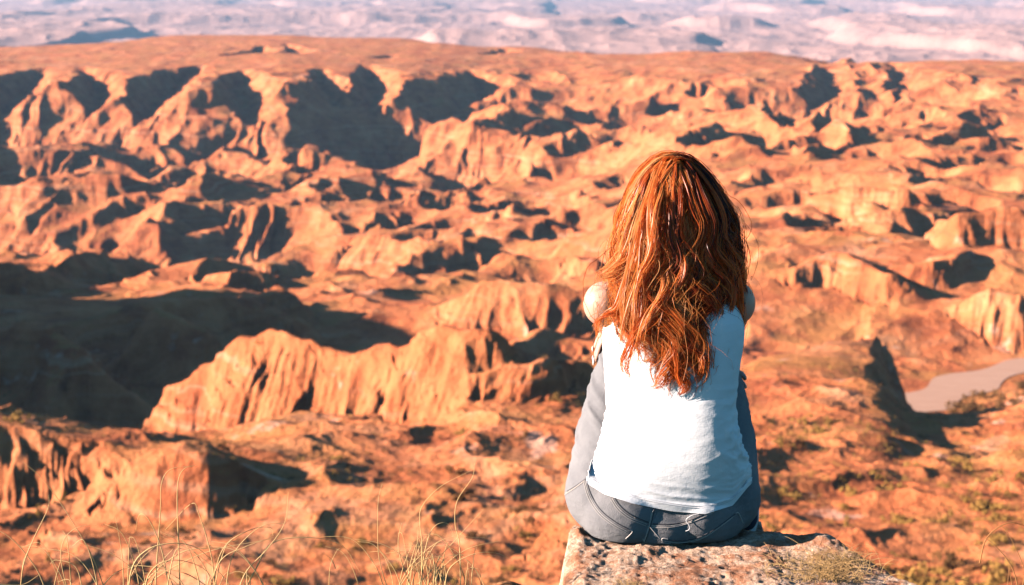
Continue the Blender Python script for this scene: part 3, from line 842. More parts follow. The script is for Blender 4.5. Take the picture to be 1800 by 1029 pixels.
# tank top ----------------------------------------------------------
m = NT("white_cotton"); c = m.coord()
wv = m.noise(m.mapping(c, (1, 1, .25)), 420, 2, .6); cr = m.noise(m.mapping(c, (1, 1, 2.0)), 34, 4, .6)
m.color((.80, .79, .80)); m.b.inputs["Roughness"].default_value = .85
m.bump(m.math('ADD', m.math('MULTIPLY', wv, .12), cr), .35, .004)
m.b.inputs["Sheen Weight"].default_value = .15
M_COTTON = m.m
# rings: photo row, left edge, right edge, distance of the side line, depth to the back, depth to the front
RING = [(893,1030,1313,3.125,.128,.13),(878,1029,1315,3.122,.126,.13),(850,1034,1314,3.118,.122,.125),(815,1045,1305,3.112,.116,.115),(780,1057,1297,3.108,.110,.105),(740,1064,1290,3.106,.104,.098),(700,1067,1289,3.112,.102,.098),
        (650,1064,1294,3.125,.102,.10),(600,1061,1301,3.145,.104,.115),(570,1064,1301,3.157,.104,.12),(540,1075,1290,3.172,.100,.115),(515,1092,1272,3.187,.092,.10),(495,1108,1256,3.200,.080,.08),(482,1122,1242,3.210,.068,.065)]
rr = np.array(RING, float)
nv, nth = 190, 260
tv = np.linspace(0, len(rr) - 1, nv)
ri = np.stack([spline(np.stack([rr[:, j], rr[:, j], rr[:, j]], 1), nv)[:, 0] for j in range(6)], 1)
th = np.linspace(-np.pi, np.pi, nth)
SP = np.zeros((nv, nth, 3))
for i in range(nv):
    py, xl, xr, D, db, df = ri[i]
    A, B = at(xl, py, D), at(xr, py, D)
    c_, hw = (A + B) / 2, (B.x - A.x) / 2
    ct, st = np.cos(th), np.sin(th)
    e = 2 / 2.6
    xx = np.sign(st) * np.abs(st) ** e * hw
    yy = -np.sign(ct) * np.abs(ct) ** e * np.where(ct > 0, db, df)
    SP[i, :, 0] = c_.x + xx; shear = .06 + .18 * float(sstep(880, 770, py)); SP[i, :, 1] = D + yy - shear * xx; SP[i, :, 2] = py
TH, VV = np.meshgrid(th, ri[:, 0])
back = np.clip(np.cos(TH), 0, 1)
w_ = np.zeros_like(TH)
w_ -= .0012 * np.exp(-(TH / .25) ** 2) * sstep(860, 760, VV) * sstep(560, 660, VV)                                  # hollow of the spine
w_ += .006 * np.exp(-((np.abs(TH) - .5) / .3) ** 2) * np.exp(-((VV - 580) / 50) ** 2)                            # shoulder blades
lowfold = np.exp(-((VV - 745) / 70) ** 2)
w_ += (ridged(TH * 1.3 + 4, VV / 26 + TH * .8, 3, 311) - .9) * (.0005 + .0024 * lowfold * (.12 + sstep(.5, 1.2, np.abs(TH))))   # folds round the waist
w_ += (ridged(TH * 1.5 - VV / 62, VV / 60 + TH * 1.6, 3, 312) - .9) * .0060 * sstep(.35, 1.0, TH) * np.exp(-((VV - 805) / 70) ** 2)   # slanting folds by the right hip
w_ += (ridged(TH * 1.2, VV / 17 - TH * 1.2, 2, 313) - .9) * .0022 * np.exp(-((VV - 862) / 22) ** 2)                  # gathered above the hem
w_ += .0028 * sstep(877, 880, VV)                                                                              # turned hem
rad = np.stack([SP[..., 0] - SP[..., 0].mean(1, keepdims=True), SP[..., 1] - SP[..., 1].mean(1, keepdims=True)], -1)
rl = np.linalg.norm(rad, axis=-1, keepdims=True) + 1e-6
SP[..., :2] += rad / rl * w_[..., None]
# rows become heights: the hem dips at the back, and the lower part lies over the jeans
HEMX, HEMY = [1020, 1034, 1062, 1110, 1180, 1240, 1288, 1314, 1330], [838, 852, 869, 885, 899, 904, 889, 856, 840]
def slope_of(py):
    v = (CY - py) / FPX
    return (-np.sin(PITCH) + v * np.cos(PITCH)) / (np.cos(PITCH) + v * np.sin(PITCH))
for i in range(nv):
    py, D = ri[i, 0], ri[i, 3]
    shear = .06 + .18 * float(sstep(880, 770, py))
    yv = np.minimum(SP[i, :, 1], D - shear * (SP[i, :, 0] - SP[i, :, 0].mean()))
    for it in range(3):
        f = np.cos(PITCH) + (CY - py) / FPX * np.sin(PITCH)
        hx = np.interp(CX + FPX * SP[i, :, 0] * f / yv, HEMX, HEMY)
        pe = np.where(py > 720, 720 + (py - 720) * (hx - 720) / (893 - 720), py)
        z = CAMZ + slope_of(pe) * yv
        if py < 740: break
        need = np.zeros(nth)
        for j in range(nth):
            if abs(th[j]) > 1.45: continue
            h = jb.ray_cast(Vector((SP[i, j, 0], 2.7, z[j])), Vector((0, 1, 0)), 1.0)
            if h[0] is not None: need[j] = max(0, SP[i, j, 1] - (h[0].y - .004))
        k = np.hanning(9); k /= k.sum()
        need = np.maximum(np.convolve(need, k, 'same'), need) * sstep(740, 770, py)
        SP[i, :, 1] -= need
        yv = np.minimum(SP[i, :, 1], D - shear * (SP[i, :, 0] - SP[i, :, 0].mean()))
    SP[i, :, 2] = CAMZ + slope_of(pe) * yv
tank = grid_mesh("tank_top", SP, M_COTTON, woman)
tb = bvh_of(tank)
jb2 = jb
m = NT("hem_stitch"); m.color((.55, .54, .56)); M_HEM = m.m
for dy in (-11, -14): seam("hem_stitching", [(a, b + dy) for a, b in zip(HEMX[1:-1], HEMY[1:-1])], .0006, M_HEM, tank, tb, 60, .0003)
# loose thread hanging from the hem
thr = spline([on_surface(jb, a, b, l) for a, b, l in ((1228,903,.004),(1216,906,.006),(1207,913,.007),(1212,922,.006),(1212,929,.007),(1205,932,.006))], 40)
V, Q = tube_arrays(thr[None], np.full((1, 40), .0008), 5)
m = NT("white_thread"); m.color((.8, .78, .78)); quads_mesh("thread", V, Q, m.m, tank)
# ------------------------------------------------------------------ her hair: locks of single strands over a dark under-layer
rngh = np.random.RandomState(11)
# silhouette rows: photo row, left edge, right edge, distance of the side line, depth to the back
HROW = np.array([(280,1181,1193,3.235,.006),(286,1159,1215,3.235,.040),(299,1141,1232,3.235,.070),(322,1127,1251,3.235,.094),(354,1111,1272,3.232,.112),(390,1101,1291,3.225,.118),(430,1094,1297,3.215,.122),
                 (470,1086,1299,3.195,.122),(510,1078,1302,3.175,.125),(550,1075,1306,3.155,.122),(590,1074,1306,3.14,.122),(630,1084,1296,3.125,.122),(665,1104,1276,3.115,.122),(700,1128,1252,3.11,.122),(720,1140,1240,3.11,.122)], float)
def hrow(py): return [np.interp(py, HROW[:, 0], HROW[:, j]) for j in range(1, 5)]
def hair_pt(py, phi, layer, dx=0.0, dd=0.0):
    """point on the hair's shell: phi = 0 straight at the back, +-90 degrees the sides"""
    xl, xr, D, db = hrow(py)
    cx, hw = (xl + xr) / 2, (xr - xl) / 2
    px = cx + hw * layer * np.sin(phi)
    Dd = D - db * np.cos(phi) * layer + dd
    f = np.cos(PITCH) + (CY - py) / FPX * np.sin(PITCH)
    sl = (-np.sin(PITCH) + (CY - py) / FPX * np.cos(PITCH)) / f
    # heights follow the row on the side line, so a strand keeps its height whichever way it faces
    z = CAMZ + sl * (D - db * .6)
    x = (px - CX) / FPX / f * (D - db * .6) + dx
    return np.stack([x, Dd + 0 * x, z + 0 * x], -1)
NP = 30
strands, srad, sval = [], [], []
def add_lock(C, width, count, val, tip=.25, twist=2.0, root=.5, buried=False):
    """C (NP, 3) centre line; strands wander round it and close up towards the tip"""
    t = np.linspace(0, 1, NP)
    if buried:
        C = C.copy(); C[:, 1] += .045 * sstep(.28, 0, t)
    T = np.gradient(C, axis=0); T /= np.linalg.norm(T, axis=1, keepdims=True) + 1e-9
    ref = np.array([0, 1.0, .1]); U = np.cross(T, ref); U /= np.linalg.norm(U, axis=1, keepdims=True) + 1e-9
    W = np.cross(T, U)
    prof = width * (root + (1 - root) * np.sin(np.clip(t / .5, 0, 1) * np.pi / 2)) * (1 - (1 - tip) * sstep(.5, 1, t))
    nsub = 5
    sub = [(rngh.rand() * 6.283, .25 + .75 * rngh.rand(), rngh.rand() * 90, rngh.rand() * .18, rngh.randn() * .10) for _ in range(nsub)]
    for q in range(count):
        sa, sr, sp, sshort, sv = sub[q % nsub]
        # the wisp this strand belongs to wanders inside the lock, the strand wanders inside the wisp
        a = sa + twist * t
        wx_ = sr * np.cos(a) + perlin(t * 2.6 + sp, t * 0 + sp, 5) * 1.5
        wy_ = sr * np.sin(a) * .5 + perlin(t * 2.6 + sp + 40, t * 0 + sp, 6) * .9
        r1, r2 = rngh.rand() * 90, rngh.rand() * 90
        k = (.26 + .5 * (rngh.rand() < .12) * rngh.rand() * 3 * sstep(.1, .8, t)) * (1 + .5 * t)
        px_ = wx_ + k * (rngh.randn() * .8 + perlin(t * 3.4 + r1, t * 0 + r2, 7) * 1.6 + perlin(t * 9 + r1, t * 0 + r2, 8) * .35)
        py_ = wy_ + k * (rngh.randn() * .6 + perlin(t * 3.4 + r2, t * 0 + r1, 7) * 1.2 + perlin(t * 9 + r2, t * 0 + r1, 8) * .3)
        p = C + U * (prof * px_)[:, None] + W * (prof * py_)[:, None]
        e = 1 - sshort - .22 * rngh.rand() ** 1.5
        e0 = .10 * rngh.rand() if buried else 0
        p = np.stack([np.interp(e0 + t * (e - e0), t, p[:, j]) for j in range(3)], 1)
        strands.append(p)
        srad.append((.00036 + .00020 * rngh.rand()) * (1 - .6 * sstep(.6, 1, t)))
        sval.append(np.clip(val + sv + rngh.randn() * .10, 0, 1))
tt = np.linspace(0, 1, NP)
NLOCK = 250
for i in range(NLOCK):
    phi0 = math.radians(-112 + 224 * ((i * .61803) % 1.0))
    layer = .72 + .31 * rngh.rand() ** .75
    y0 = 284 + (165 * rngh.rand() ** 1.6 if layer < .93 else 60 * rngh.rand() ** 2)
    edge = abs(math.sin(phi0))
    y1 = (690 if phi0 > -.35 else 668) - 70 * edge ** 2.5 + rngh.randn() * 22 - 40 * (rngh.rand() < .25)
    if abs(phi0) > 1.65: y1 = 560 + rngh.randn() * 40
    y1 = min(y1, 700)
    py = y0 + (y1 - y0) * (tt ** 1.08)
    drift = rngh.randn() * .12
    wave0 = float(perlin(phi0 * 1.9 + 7, layer * 3, 21)) * 1.1 + rngh.randn() * .09; wave1 = float(perlin(phi0 * 1.3 + 2, layer * 2, 22))
    phi = phi0 + drift * tt + (.15 + .10 * rngh.rand()) * np.sin(6.283 * (tt * (2.5 + .5 * wave1) + wave0)) * sstep(.12, .6, tt) * (1 + 1.1 * tt)
    phi = phi * (1 - .10 * sstep(.7, 1, tt))
    lay = layer + (.05 + .05 * rngh.rand()) * np.cos(6.283 * (tt * (2.3 + .5 * wave1) + wave0)) * sstep(.2, .8, tt) - .02 * tt
    lay = lay + .05 * perlin(tt * 2.6 + i * 5.3, tt * 0 + i, 14) * sstep(0, .2, tt)
    C = hair_pt(py, phi, lay)
    if y0 < 345 and layer > .8:                                    # rooted along the parting, on the crown
        part = np.array(at(1187 + rngh.randn() * 5, 280 + 3 * rngh.rand(), 3.235)); part[1] += rngh.uniform(-.05, .07)
        w = sstep(.16, 0, tt)[:, None]
        C = C * (1 - w) + part * w
        C[:, 2] += .010 * np.sin(np.clip(tt / .16, 0, 1) * np.pi)
    add_lock(C, .0135 * (.6 + .8 * rngh.rand()), 62, .50 - .16 * math.sin(phi0) + rngh.randn() * .28, tip=.16 + .25 * rngh.rand(), twist=rngh.randn() * 2.5)  # tone rises towards the left: sunlit highlights painted into the strand colour
# locks the wind has lifted and the ones that curl at the ends, traced one by one (photo x, photo y, distance)
for pts, w, n, v in [
    ([(1150,300,3.17),(1118,360,3.15),(1103,420,3.14),(1086,456,3.14),(1062,474,3.13),(1040,482,3.13)], .011, 70, .85),
    ([(1160,310,3.16),(1125,380,3.13),(1108,440,3.12),(1088,474,3.12),(1060,486,3.12),(1046,478,3.12)], .010, 60, .9),
    ([(1140,330,3.16),(1112,400,3.13),(1096,450,3.12),(1074,478,3.11),(1052,488,3.11)], .010, 60, .8),
    ([(1150,350,3.14),(1110,450,3.10),(1096,510,3.07),(1086,545,3.06),(1062,560,3.07),(1052,580,3.08),(1054,606,3.08)], .009, 55, .6),
    ([(1130,420,3.10),(1104,500,3.07),(1090,548,3.06),(1066,556,3.06),(1048,568,3.08),(1046,592,3.09)], .006, 30, .55),
    ([(1180,480,3.07),(1130,560,3.04),(1106,610,3.02),(1100,645,3.01),(1110,672,3.01)], .011, 60, .6),
    ([(1200,520,3.06),(1216,580,3.03),(1190,640,3.01),(1160,675,3.00),(1140,682,3.0)], .013, 80, .45),
    ([(1190,520,3.06),(1172,600,3.03),(1186,650,3.01),(1204,680,3.0),(1188,697,3.0)], .015, 100, .55),
    ([(1235,500,3.06),(1228,590,3.03),(1240,640,3.01),(1232,670,3.01),(1212,694,3.0)], .013, 80, .5),
    ([(1262,480,3.07),(1252,580,3.04),(1262,620,3.03),(1262,650,3.02),(1238,668,3.01)], .010, 60, .4),
    ([(1280,440,3.09),(1290,520,3.08),(1284,560,3.07),(1296,590,3.08),(1304,604,3.08)], .010, 55, .5),
    ([(1285,430,3.10),(1304,520,3.10),(1300,555,3.10),(1308,590,3.10)], .008, 40, .6),
    ([(1150,430,3.08),(1170,500,3.05),(1140,560,3.03),(1120,600,3.02),(1130,640,3.01)], .012, 80, .75),
    ([(1180,400,3.09),(1205,470,3.06),(1180,540,3.04),(1165,600,3.02),(1176,640,3.01)], .012, 80, .65),
    ([(1160,300,3.15),(1130,380,3.11),(1118,450,3.09),(1100,520,3.06),(1096,580,3.04),(1088,620,3.03)], .012, 80, .85),
    ([(1175,290,3.15),(1150,360,3.11),(1145,430,3.08),(1125,490,3.06),(1118,560,3.03),(1110,640,3.02)], .013, 90, .8),
]:
    C = spline([at(*p) for p in pts], NP)
    add_lock(C, w * 1.15, n, v, tip=.35, twist=1.5, root=.7, buried=True)
# single hairs flying loose
for k in range(240):
    phi0 = math.radians(rngh.uniform(-115, 105)); y0 = 283 + 60 * rngh.rand(); ln = 90 + 260 * rngh.rand()
    py = np.minimum(y0 + ln * tt, 700)
    phi = phi0 + (perlin(tt * 3 + k * 7.1, tt * 0 + k, 9)) * .5
    lay = 1.01 + (.03 + .16 * rngh.rand() ** 2) * tt + .05 * perlin(tt * 4 + k * 3.3, tt * 0 + k, 10)
    strands.append(hair_pt(py, phi, lay)); srad.append(np.full(NP, .00026)); sval.append(.8)
for k in range(60):
    a = rngh.rand(); x0, y0 = 1070 + 30 * a, 470 + 110 * rngh.rand()
    q = [(x0 + 25, y0 - 14, 3.09), (x0, y0, 3.09), (x0 - 12 - 18 * rngh.rand(), y0 + rngh.randn() * 10, 3.09), (x0 - 16 - 30 * rngh.rand(), y0 + 12 + rngh.randn() * 16, 3.09)]
    strands.append(spline([at(*p) for p in q], NP)); srad.append(np.full(NP, .0003)); sval.append(.85)
SPT = np.array(strands); SRD = np.array(srad)
# each hair is a narrow two-sided ribbon
T = np.gradient(SPT, axis=1); T /= np.linalg.norm(T, axis=2, keepdims=True) + 1e-9
ang = (rngh.rand(len(SPT)) - .5) * 2.4
side = np.zeros_like(T); side[..., 0] = np.cos(ang)[:, None]; side[..., 1] = np.sin(ang)[:, None]
side -= T * (side * T).sum(2, keepdims=True); side /= np.linalg.norm(side, axis=2, keepdims=True) + 1e-9
V = np.stack([SPT - side * SRD[..., None] * 1.35, SPT + side * SRD[..., None] * 1.35], 2).reshape(-1, 3)
ii = np.arange(len(SPT) * NP * 2).reshape(len(SPT), NP, 2)
Q = np.stack([ii[:, :-1, 0], ii[:, :-1, 1], ii[:, 1:, 1], ii[:, 1:, 0]], -1).reshape(-1, 4)
val = np.repeat(np.array(sval, np.float32), NP * 2)
# under-layer: closes the gaps, coloured near black as painted shade between the locks
rows = np.linspace(284, 655, 60); ph = np.linspace(-1.9, 1.9, 48)
UL = np.stack([hair_pt(np.full_like(ph, y), ph, .76 - .10 * sstep(560, 655, y)) for y in rows])
i0 = len(V); V = np.vstack([V, UL.reshape(-1, 3)])
ii = np.arange(60 * 48).reshape(60, 48) + i0
Q = np.vstack([Q, np.stack([ii[:-1, :-1], ii[:-1, 1:], ii[1:, 1:], ii[1:, :-1]], -1).reshape(-1, 4)])
val = np.concatenate([val, np.full(60 * 48, .0, np.float32)])
m = NT("copper_hair")
at_ = m.n("Attribute"); at_.attribute_name = "strand"
c = m.coord()
streak = m.noise(m.mapping(c, (1, 1, .25)), 30, 3)
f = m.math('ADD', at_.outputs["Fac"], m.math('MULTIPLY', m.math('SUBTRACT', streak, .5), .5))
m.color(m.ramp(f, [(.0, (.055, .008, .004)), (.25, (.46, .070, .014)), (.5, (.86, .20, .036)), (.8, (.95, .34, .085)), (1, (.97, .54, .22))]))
m.b.inputs["Roughness"].default_value = .38; m.b.inputs["Specular IOR Level"].default_value = .6
tr = m.n("BsdfTranslucent"); mx = m.n("MixShader"); mx.inputs[0].default_value = .58
m.link(m.b.inputs["Base Color"].links[0].from_socket, tr.inputs[0])
m.link(m.b.outputs[0], mx.inputs[1]); m.link(tr.outputs[0], mx.inputs[2])
m.link(mx.outputs[0], m.t.nodes["Material Output"].inputs[0])
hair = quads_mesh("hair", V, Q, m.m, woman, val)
# ------------------------------------------------------------------ dry grass
def grass_material(name, lo, hi):
    m = NT(name); c = m.coord(); m.color(m.mix(m.noise(c, 8, 2), lo, hi)); m.b.inputs["Roughness"].default_value = .55
    return m.m
M_STRAW = grass_material("straw", (.56, .31, .11), (.76, .52, .25))
M_DRYST = grass_material("dark_straw", (.22, .09, .035), (.40, .19, .07))
M_TURF = grass_material("short_grass", (.30, .16, .05), (.66, .42, .20))
rngg = np.random.RandomState(23)
def tuft(label, blades, mat, group=None, thin=.0011):
    P_, R_ = [], []
    for b in blades:
        n = 26
        pts = spline([at(*p) if len(p) == 3 and p[0] > 5 or len(p) == 3 and p[1] > 60 else Vector(p) for p in b], n)
        t = np.linspace(0, 1, n)
        P_.append(pts); R_.append(thin * (1 - .75 * t) * (.8 + .4 * rngg.rand()))
    V, Q = tube_arrays(np.array(P_), np.array(R_), 4)
    o = quads_mesh("grass_tuft", V, Q, mat)
    return tag(o, label, "grass tuft", group)
def strays(x0, x1, n, hmin, hmax, D0, D1, ybase=1075):
    """thin bent blades rooted just under the lower edge of the view"""
    out = []
    for _ in range(n):
        x = rngg.uniform(x0, x1); D = rngg.uniform(D0, D1); h = rngg.uniform(hmin, hmax); lean = rngg.randn() * .45
        y = ybase
        out.append([(x, y, D), (x + lean * h * .25, y - h * .5, D + .01), (x + lean * h * .75, y - h * .92, D + .02), (x + lean * h * 1.35 + rngg.randn() * 6, y - h * (.96 + .1 * rngg.randn()), D + .03)])
    return out
B1 = [[(35,1075,2.72),(40,1000,2.73),(58,950,2.74),(84,895,2.75),(86,870,2.76)], [(190,1075,2.75),(160,1010,2.77),(120,972,2.79),(40,963,2.80)], [(195,1075,2.75),(165,985,2.76),(110,890,2.78),(70,838,2.79),(40,812,2.80)],
      [(125,1060,2.74),(108,990,2.75),(112,950,2.76),(135,928,2.77),(170,922,2.78)], [(150,1070,2.72),(135,1000,2.74),(100,985,2.75),(88,992,2.75)], [(0,1028,2.70),(40,1028,2.71),(70,1010,2.73)]]
B2 = [[(272,1075,2.76),(275,1000,2.77),(282,900,2.78),(284,850,2.79),(300,825,2.80),(338,820,2.81)], [(318,1075,2.76),(314,960,2.77),(312,860,2.78),(322,826,2.79),(345,818,2.80)], [(225,1075,2.7),(232,1000,2.71),(262,965,2.72),(310,955,2.73),(350,966,2.74),(385,1000,2.75)],
      [(300,1060,2.74),(285,970,2.76),(262,915,2.77),(245,905,2.78),(238,935,2.79)], [(218,1060,2.72),(215,980,2.73),(203,910,2.74)], [(380,1060,2.75),(372,980,2.76),(350,905,2.77),(336,886,2.78),(290,932,2.80)],
      [(400,1060,2.72),(330,1010,2.73),(250,995,2.74),(225,1000,2.75)], [(250,1075,2.71),(262,1010,2.72),(300,985,2.73),(355,998,2.74),(390,1040,2.75)], [(160,1060,2.74),(200,1010,2.75),(260,985,2.77)], [(330,1070,2.70),(320,1025,2.71),(290,1005,2.72),(270,1008,2.72)]]
B3 = [[(410,1075,2.73),(430,1010,2.74),(470,965,2.75),(500,920,2.77),(507,865,2.79)], [(375,1075,2.75),(380,1000,2.76),(400,955,2.77),(445,930,2.78),(475,928,2.79),(480,942,2.79)], [(395,1075,2.72),(402,1000,2.73),(420,960,2.74),(460,925,2.75),(500,920,2.76)],
      [(420,1060,2.76),(450,1000,2.77),(478,955,2.78),(540,945,2.79),(600,958,2.80),(632,1005,2.80)], [(360,1075,2.72),(385,990,2.73),(430,962,2.74),(480,945,2.75)], [(430,1070,2.70),(440,1020,2.71),(420,1005,2.72),(400,1010,2.72)]]
B4 = [[(578,1060,2.78),(580,1000,2.78),(590,972,2.79),(597,964,2.79)], [(590,1000,2.79),(583,985,2.79),(566,970,2.79)], [(640,1060,2.77),(620,1000,2.78),(600,970,2.79),(570,960,2.80)]]
B5 = [[(690,1060,2.82),(668,990,2.82),(664,940,2.83),(665,880,2.84),(672,850,2.85)], [(740,1060,2.80),(742,960,2.81),(738,920,2.82),(742,890,2.83),(775,855,2.84),(833,825,2.85)], [(810,1050,2.82),(808,960,2.83),(800,920,2.84),(804,880,2.85),(830,840,2.86),(834,815,2.86)],
      [(740,1050,2.80),(745,980,2.81),(760,930,2.82),(785,920,2.83),(800,945,2.84)], [(730,1050,2.80),(705,985,2.81),(700,950,2.82),(706,920,2.83)], [(780,1050,2.78),(790,1000,2.79),(830,975,2.80),(870,972,2.81),(900,985,2.82)],
      [(690,1050,2.78),(735,990,2.79),(780,978,2.80),(840,975,2.81),(880,978,2.82)], [(760,1050,2.80),(768,990,2.81),(800,950,2.82),(850,895,2.84)], [(720,1040,2.80),(760,1000,2.81),(755,970,2.82),(740,985,2.83)]]
B6 = [[(1795,1060,2.72),(1780,1000,2.73),(1750,960,2.74),(1722,940,2.75)], [(1795,1040,2.70),(1800,1000,2.70),(1770,935,2.72),(1745,918,2.73)], [(1722,990,2.75),(1735,945,2.75),(1770,920,2.75),(1800,924,2.75),(1830,935,2.75)],
      [(1785,1060,2.72),(1776,1010,2.73),(1776,985,2.74)], [(1770,1060,2.72),(1772,1020,2.73),(1774,990,2.74)], [(1740,1050,2.74),(1700,1022,2.75),(1660,1010,2.76)]]
GG = "dry straw grass along the brink"
tuft("tall straw grass at the far left corner, leaning and curling over", B1 + strays(20, 200, 8, 60, 150, 2.66, 2.85), M_STRAW, GG, .0014)
tuft("tallest straw tuft with two upright blades hooked at their tips", B2 + strays(200, 400, 14, 60, 150, 2.66, 2.85), M_STRAW, GG, .0016)
tuft("straw tuft whose blades sweep up to the right in one sheaf", B3 + strays(370, 500, 8, 60, 130, 2.66, 2.85), M_STRAW, GG, .0014)
tuft("small forked straw stem standing alone in the gap between tufts", B4, M_STRAW, GG, .0011)
tuft("wispy straw tuft growing from the soil lump left of the rock", B5 + strays(680, 860, 40, 50, 120, 2.78, 2.9, 1050), M_STRAW, GG, .0011)
tuft("dark bent grass stalks at the right edge of the photo", B6, M_DRYST, None, .0013)
# short turf rooted in the ledge
bl = []
for k in range(520):
    a = rngg.rand()
    px = rngg.normal(1468, 30) if a < .72 else rngg.uniform(1340, 1530)
    D = rngg.uniform(2.80, 2.93)
    x = (px - CX) / FPX / .935 * D
    z = float(rock_z(np.array([x]), np.array([D]))[0])
    if z < -.08: continue
    h = rngg.uniform(.010, .034) * (1.0 if a < .72 else .5); l = rngg.randn(2) * .020
    bl.append([(x, D, z - .002), (x + l[0] * .3, D + l[1] * .3, z + h * .6), (x + l[0], D + l[1], z + h), (x + l[0] * 1.7, D + l[1] * 1.7, z + h * .9)])
tuft("short yellow green grass growing on the rock's right end", bl, M_TURF, None, .0006)
bl = []
for k in range(60):
    px, D = rngg.normal(1105, 14), rngg.uniform(2.77, 2.81)
    x = (px - CX) / FPX / .932 * D; z = float(rock_z(np.array([x]), np.array([D]))[0]); h = rngg.uniform(.006, .014); l = rngg.randn(2) * .012
    bl.append([(x, D, z - .002), (x + l[0] * .4, D + l[1] * .4, z + h * .7), (x + l[0], D + l[1], z + h)])
tuft("tiny grass sprout on the front of the rock, below the jeans", bl, M_TURF, None, .0006)

# ------------------------------------------------------------------ bushes on the slopes below
from numpy import searchsorted
def terrain_z(x, y):
    u = x / y
    j = np.clip(np.searchsorted(UU, u) - 1, 0, len(UU) - 2); i = np.clip(np.searchsorted(DD, y) - 1, 0, len(DD) - 2)
    a = (u - UU[j]) / (UU[j + 1] - UU[j]); b = (y - DD[i]) / (DD[i + 1] - DD[i])
    return (H[i, j] * (1 - a) + H[i, j + 1] * a) * (1 - b) + (H[i + 1, j] * (1 - a) + H[i + 1, j + 1] * a) * b
def bush_arrays(rng, nleaf, spread=1.0, tall=.75):
    """a dome of leaf-sized faces in uneven clumps with gaps, radius 1"""
    nc = rng.randint(7, 12)
    cen = np.stack([rng.randn(nc) * .42 * spread, rng.randn(nc) * .42 * spread, .15 + np.abs(rng.randn(nc)) * .28 * tall], 1)
    k = rng.randint(0, nc, nleaf)
    d = rng.randn(nleaf, 3); d /= np.linalg.norm(d, axis=1, keepdims=True)
    p = cen[k] + d * (.30 * rng.rand(nleaf, 1) ** .45) * (.6 + .6 * rng.rand(nc))[k][:, None]
    p[:, 2] = np.abs(p[:, 2])
    s = .05 + .06 * rng.rand(nleaf, 1)
    u = rng.randn(nleaf, 3); u /= np.linalg.norm(u, axis=1, keepdims=True)
    v = np.cross(u, d); v /= np.linalg.norm(v, axis=1, keepdims=True) + 1e-6
    V = np.stack([p - u * s, p + v * s * .6, p + u * s, p - v * s * .6], 1).reshape(-1, 3)
    return V, np.arange(nleaf * 4).reshape(-1, 4)
def leaf_mat(name, a, b):
    m = NT(name); c = m.coord(); m.color(m.mix(m.noise(c, 2.5, 3), a, b)); return m.m
KINDS = [("olive_scrub", leaf_mat("olive_scrub", (.12, .060, .024), (.24, .115, .040)), .80, "low dark olive bush on the bare orange slope"),
         ("yellow_scrub", leaf_mat("yellow_scrub", (.34, .17, .040), (.52, .28, .075)), .95, "rounded yellow broom bush on the sunny slope"),
         ("rust_scrub", leaf_mat("rust_scrub", (.16, .065, .024), (.30, .125, .040)), .60, "small rusty brown tuft bush on the slope")]
rngb = np.random.RandomState(31)
protos = []
for kn, mt, tall, lab in KINDS:
    row = []
    for _ in range(3):
        V, Q = bush_arrays(rngb, 420, 1.0, tall)
        me_o = quads_mesh("bush", V, Q, mt); row.append(me_o.data); bpy.data.objects.remove(me_o)
    protos.append(row)
cand = []
while len(cand) < 5200:
    px, py = rngb.uniform(-60, 1860), rngb.uniform(640, 1100)
    D = 130 + (1 - ((py - 640) / 460)) ** 1.1 * 230
    D = rngb.uniform(145, 400) if rngb.rand() < .35 else D * rngb.uniform(.9, 1.1)
    x = ray(px, 800)[0] * D
    z = float(terrain_z(x, D)); z2 = float(terrain_z(x + 1.2, D)); z3 = float(terrain_z(x, D + 1.2))
    if max(abs(z2 - z), abs(z3 - z)) > 1.0 or z < -112: continue
    dens = float(fbm(np.array([x / 28]), np.array([D / 28]), 3, 401)[0])
    if dens < rngb.uniform(-.5, .35) : continue
    right = x > 18 and D < 260
    r = rngb.rand()
    kind = (1 if r < .55 else 0 if r < .75 else 2) if right else (0 if r < .45 else 2 if r < .85 else 1)
    size = rngb.lognormal(-.50, .45) * (1.35 if kind == 1 else 1.0) * (1.3 if D < 200 and right else 1)
    size *= .8; cand.append((size / D, x, D, z, min(size, 2.2), kind))
cand.sort(reverse=True)
used = 0
rest_V, rest_Q, nv_ = [[], [], []], [[], [], []], [0, 0, 0]
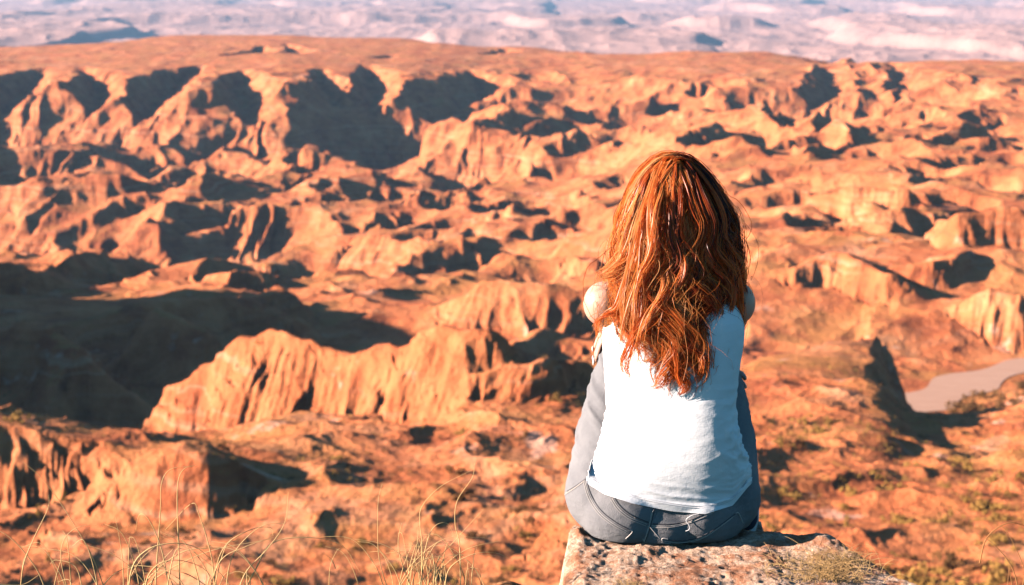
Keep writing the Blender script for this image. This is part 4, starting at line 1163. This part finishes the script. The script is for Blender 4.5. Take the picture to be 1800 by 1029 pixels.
for q, x, D, z, size, kind in cand:
    u = CX + FPX * x / D
    inview = -40 < u < 1840
    if used < 285 and inview:
        o = bpy.data.objects.new("bush", protos[kind][used % 3]); COL.objects.link(o)
        o.location = (x, D, z - .06 * size); o.rotation_euler = (0, 0, rngb.rand() * 6.28); o.scale = (size, size * rngb.uniform(.8, 1.2), size * rngb.uniform(.8, 1.1))
        tag(o, KINDS[kind][3], "bush", ("low olive bushes", "yellow broom bushes", "rusty tuft bushes")[kind] + " scattered over the slopes")
        used += 1
    else:
        V, Q = bush_arrays(rngb, 60, 1.0, KINDS[kind][2]); V = V * np.array([1.0, 1.0, 1.0]) * size
        V = V * 1.0 + np.array([x, D, z - .06 * size])
        rest_V[kind].append(V); rest_Q[kind].append(Q + nv_[kind]); nv_[kind] += len(V)
for kind in range(3):
    if rest_V[kind]:
        tag(quads_mesh("scrub", np.vstack(rest_V[kind]), np.vstack(rest_Q[kind]), KINDS[kind][1]), "sparse low scrub dotted over the slopes", "scrub", kind="stuff")

for k in range(16):
    D = rngb.uniform(392, 424); px = rngb.uniform(1690, 1860) + (D - 400) * 1.2
    x = ray(px, 690)[0] * D
    o = bpy.data.objects.new("bush", protos[0][k % 3]); COL.objects.link(o)
    sz = rngb.uniform(3.2, 5.2)
    o.location = (x, D, float(terrain_z(x, D)) - .2); o.rotation_euler = (0, 0, rngb.rand() * 6.28); o.scale = (sz, sz, sz)
    tag(o, "big dark bush in the thicket beside the pale river bed", "bush", "dark bushes along the river bed")
# ------------------------------------------------------------------ air: pale even haze round the whole scene
def box_mesh(name, lo, hi, mat):
    v = [(x, y, z) for x in (lo[0], hi[0]) for y in (lo[1], hi[1]) for z in (lo[2], hi[2])]
    f = [(0, 1, 3, 2), (4, 6, 7, 5), (0, 4, 5, 1), (2, 3, 7, 6), (0, 2, 6, 4), (1, 5, 7, 3)]
    return link_mesh(name, v, f, mat, smooth=False)
hz = bpy.data.materials.new("haze_air"); hz.use_nodes = True
ht = hz.node_tree; ht.nodes.clear()
ho = ht.nodes.new("ShaderNodeOutputMaterial"); hv = ht.nodes.new("ShaderNodeVolumePrincipled")
hv.inputs["Color"].default_value = (.34, .56, .86, 1)
hv.inputs["Density"].default_value = HAZE_DENSITY
ht.links.new(hv.outputs[0], ho.inputs["Volume"])
tag(box_mesh("haze", (-60000, -300, H.min() - 1), (60000, 60500, H.max() + 1), hz), "pale blue haze over the far valley", "haze", kind="stuff")
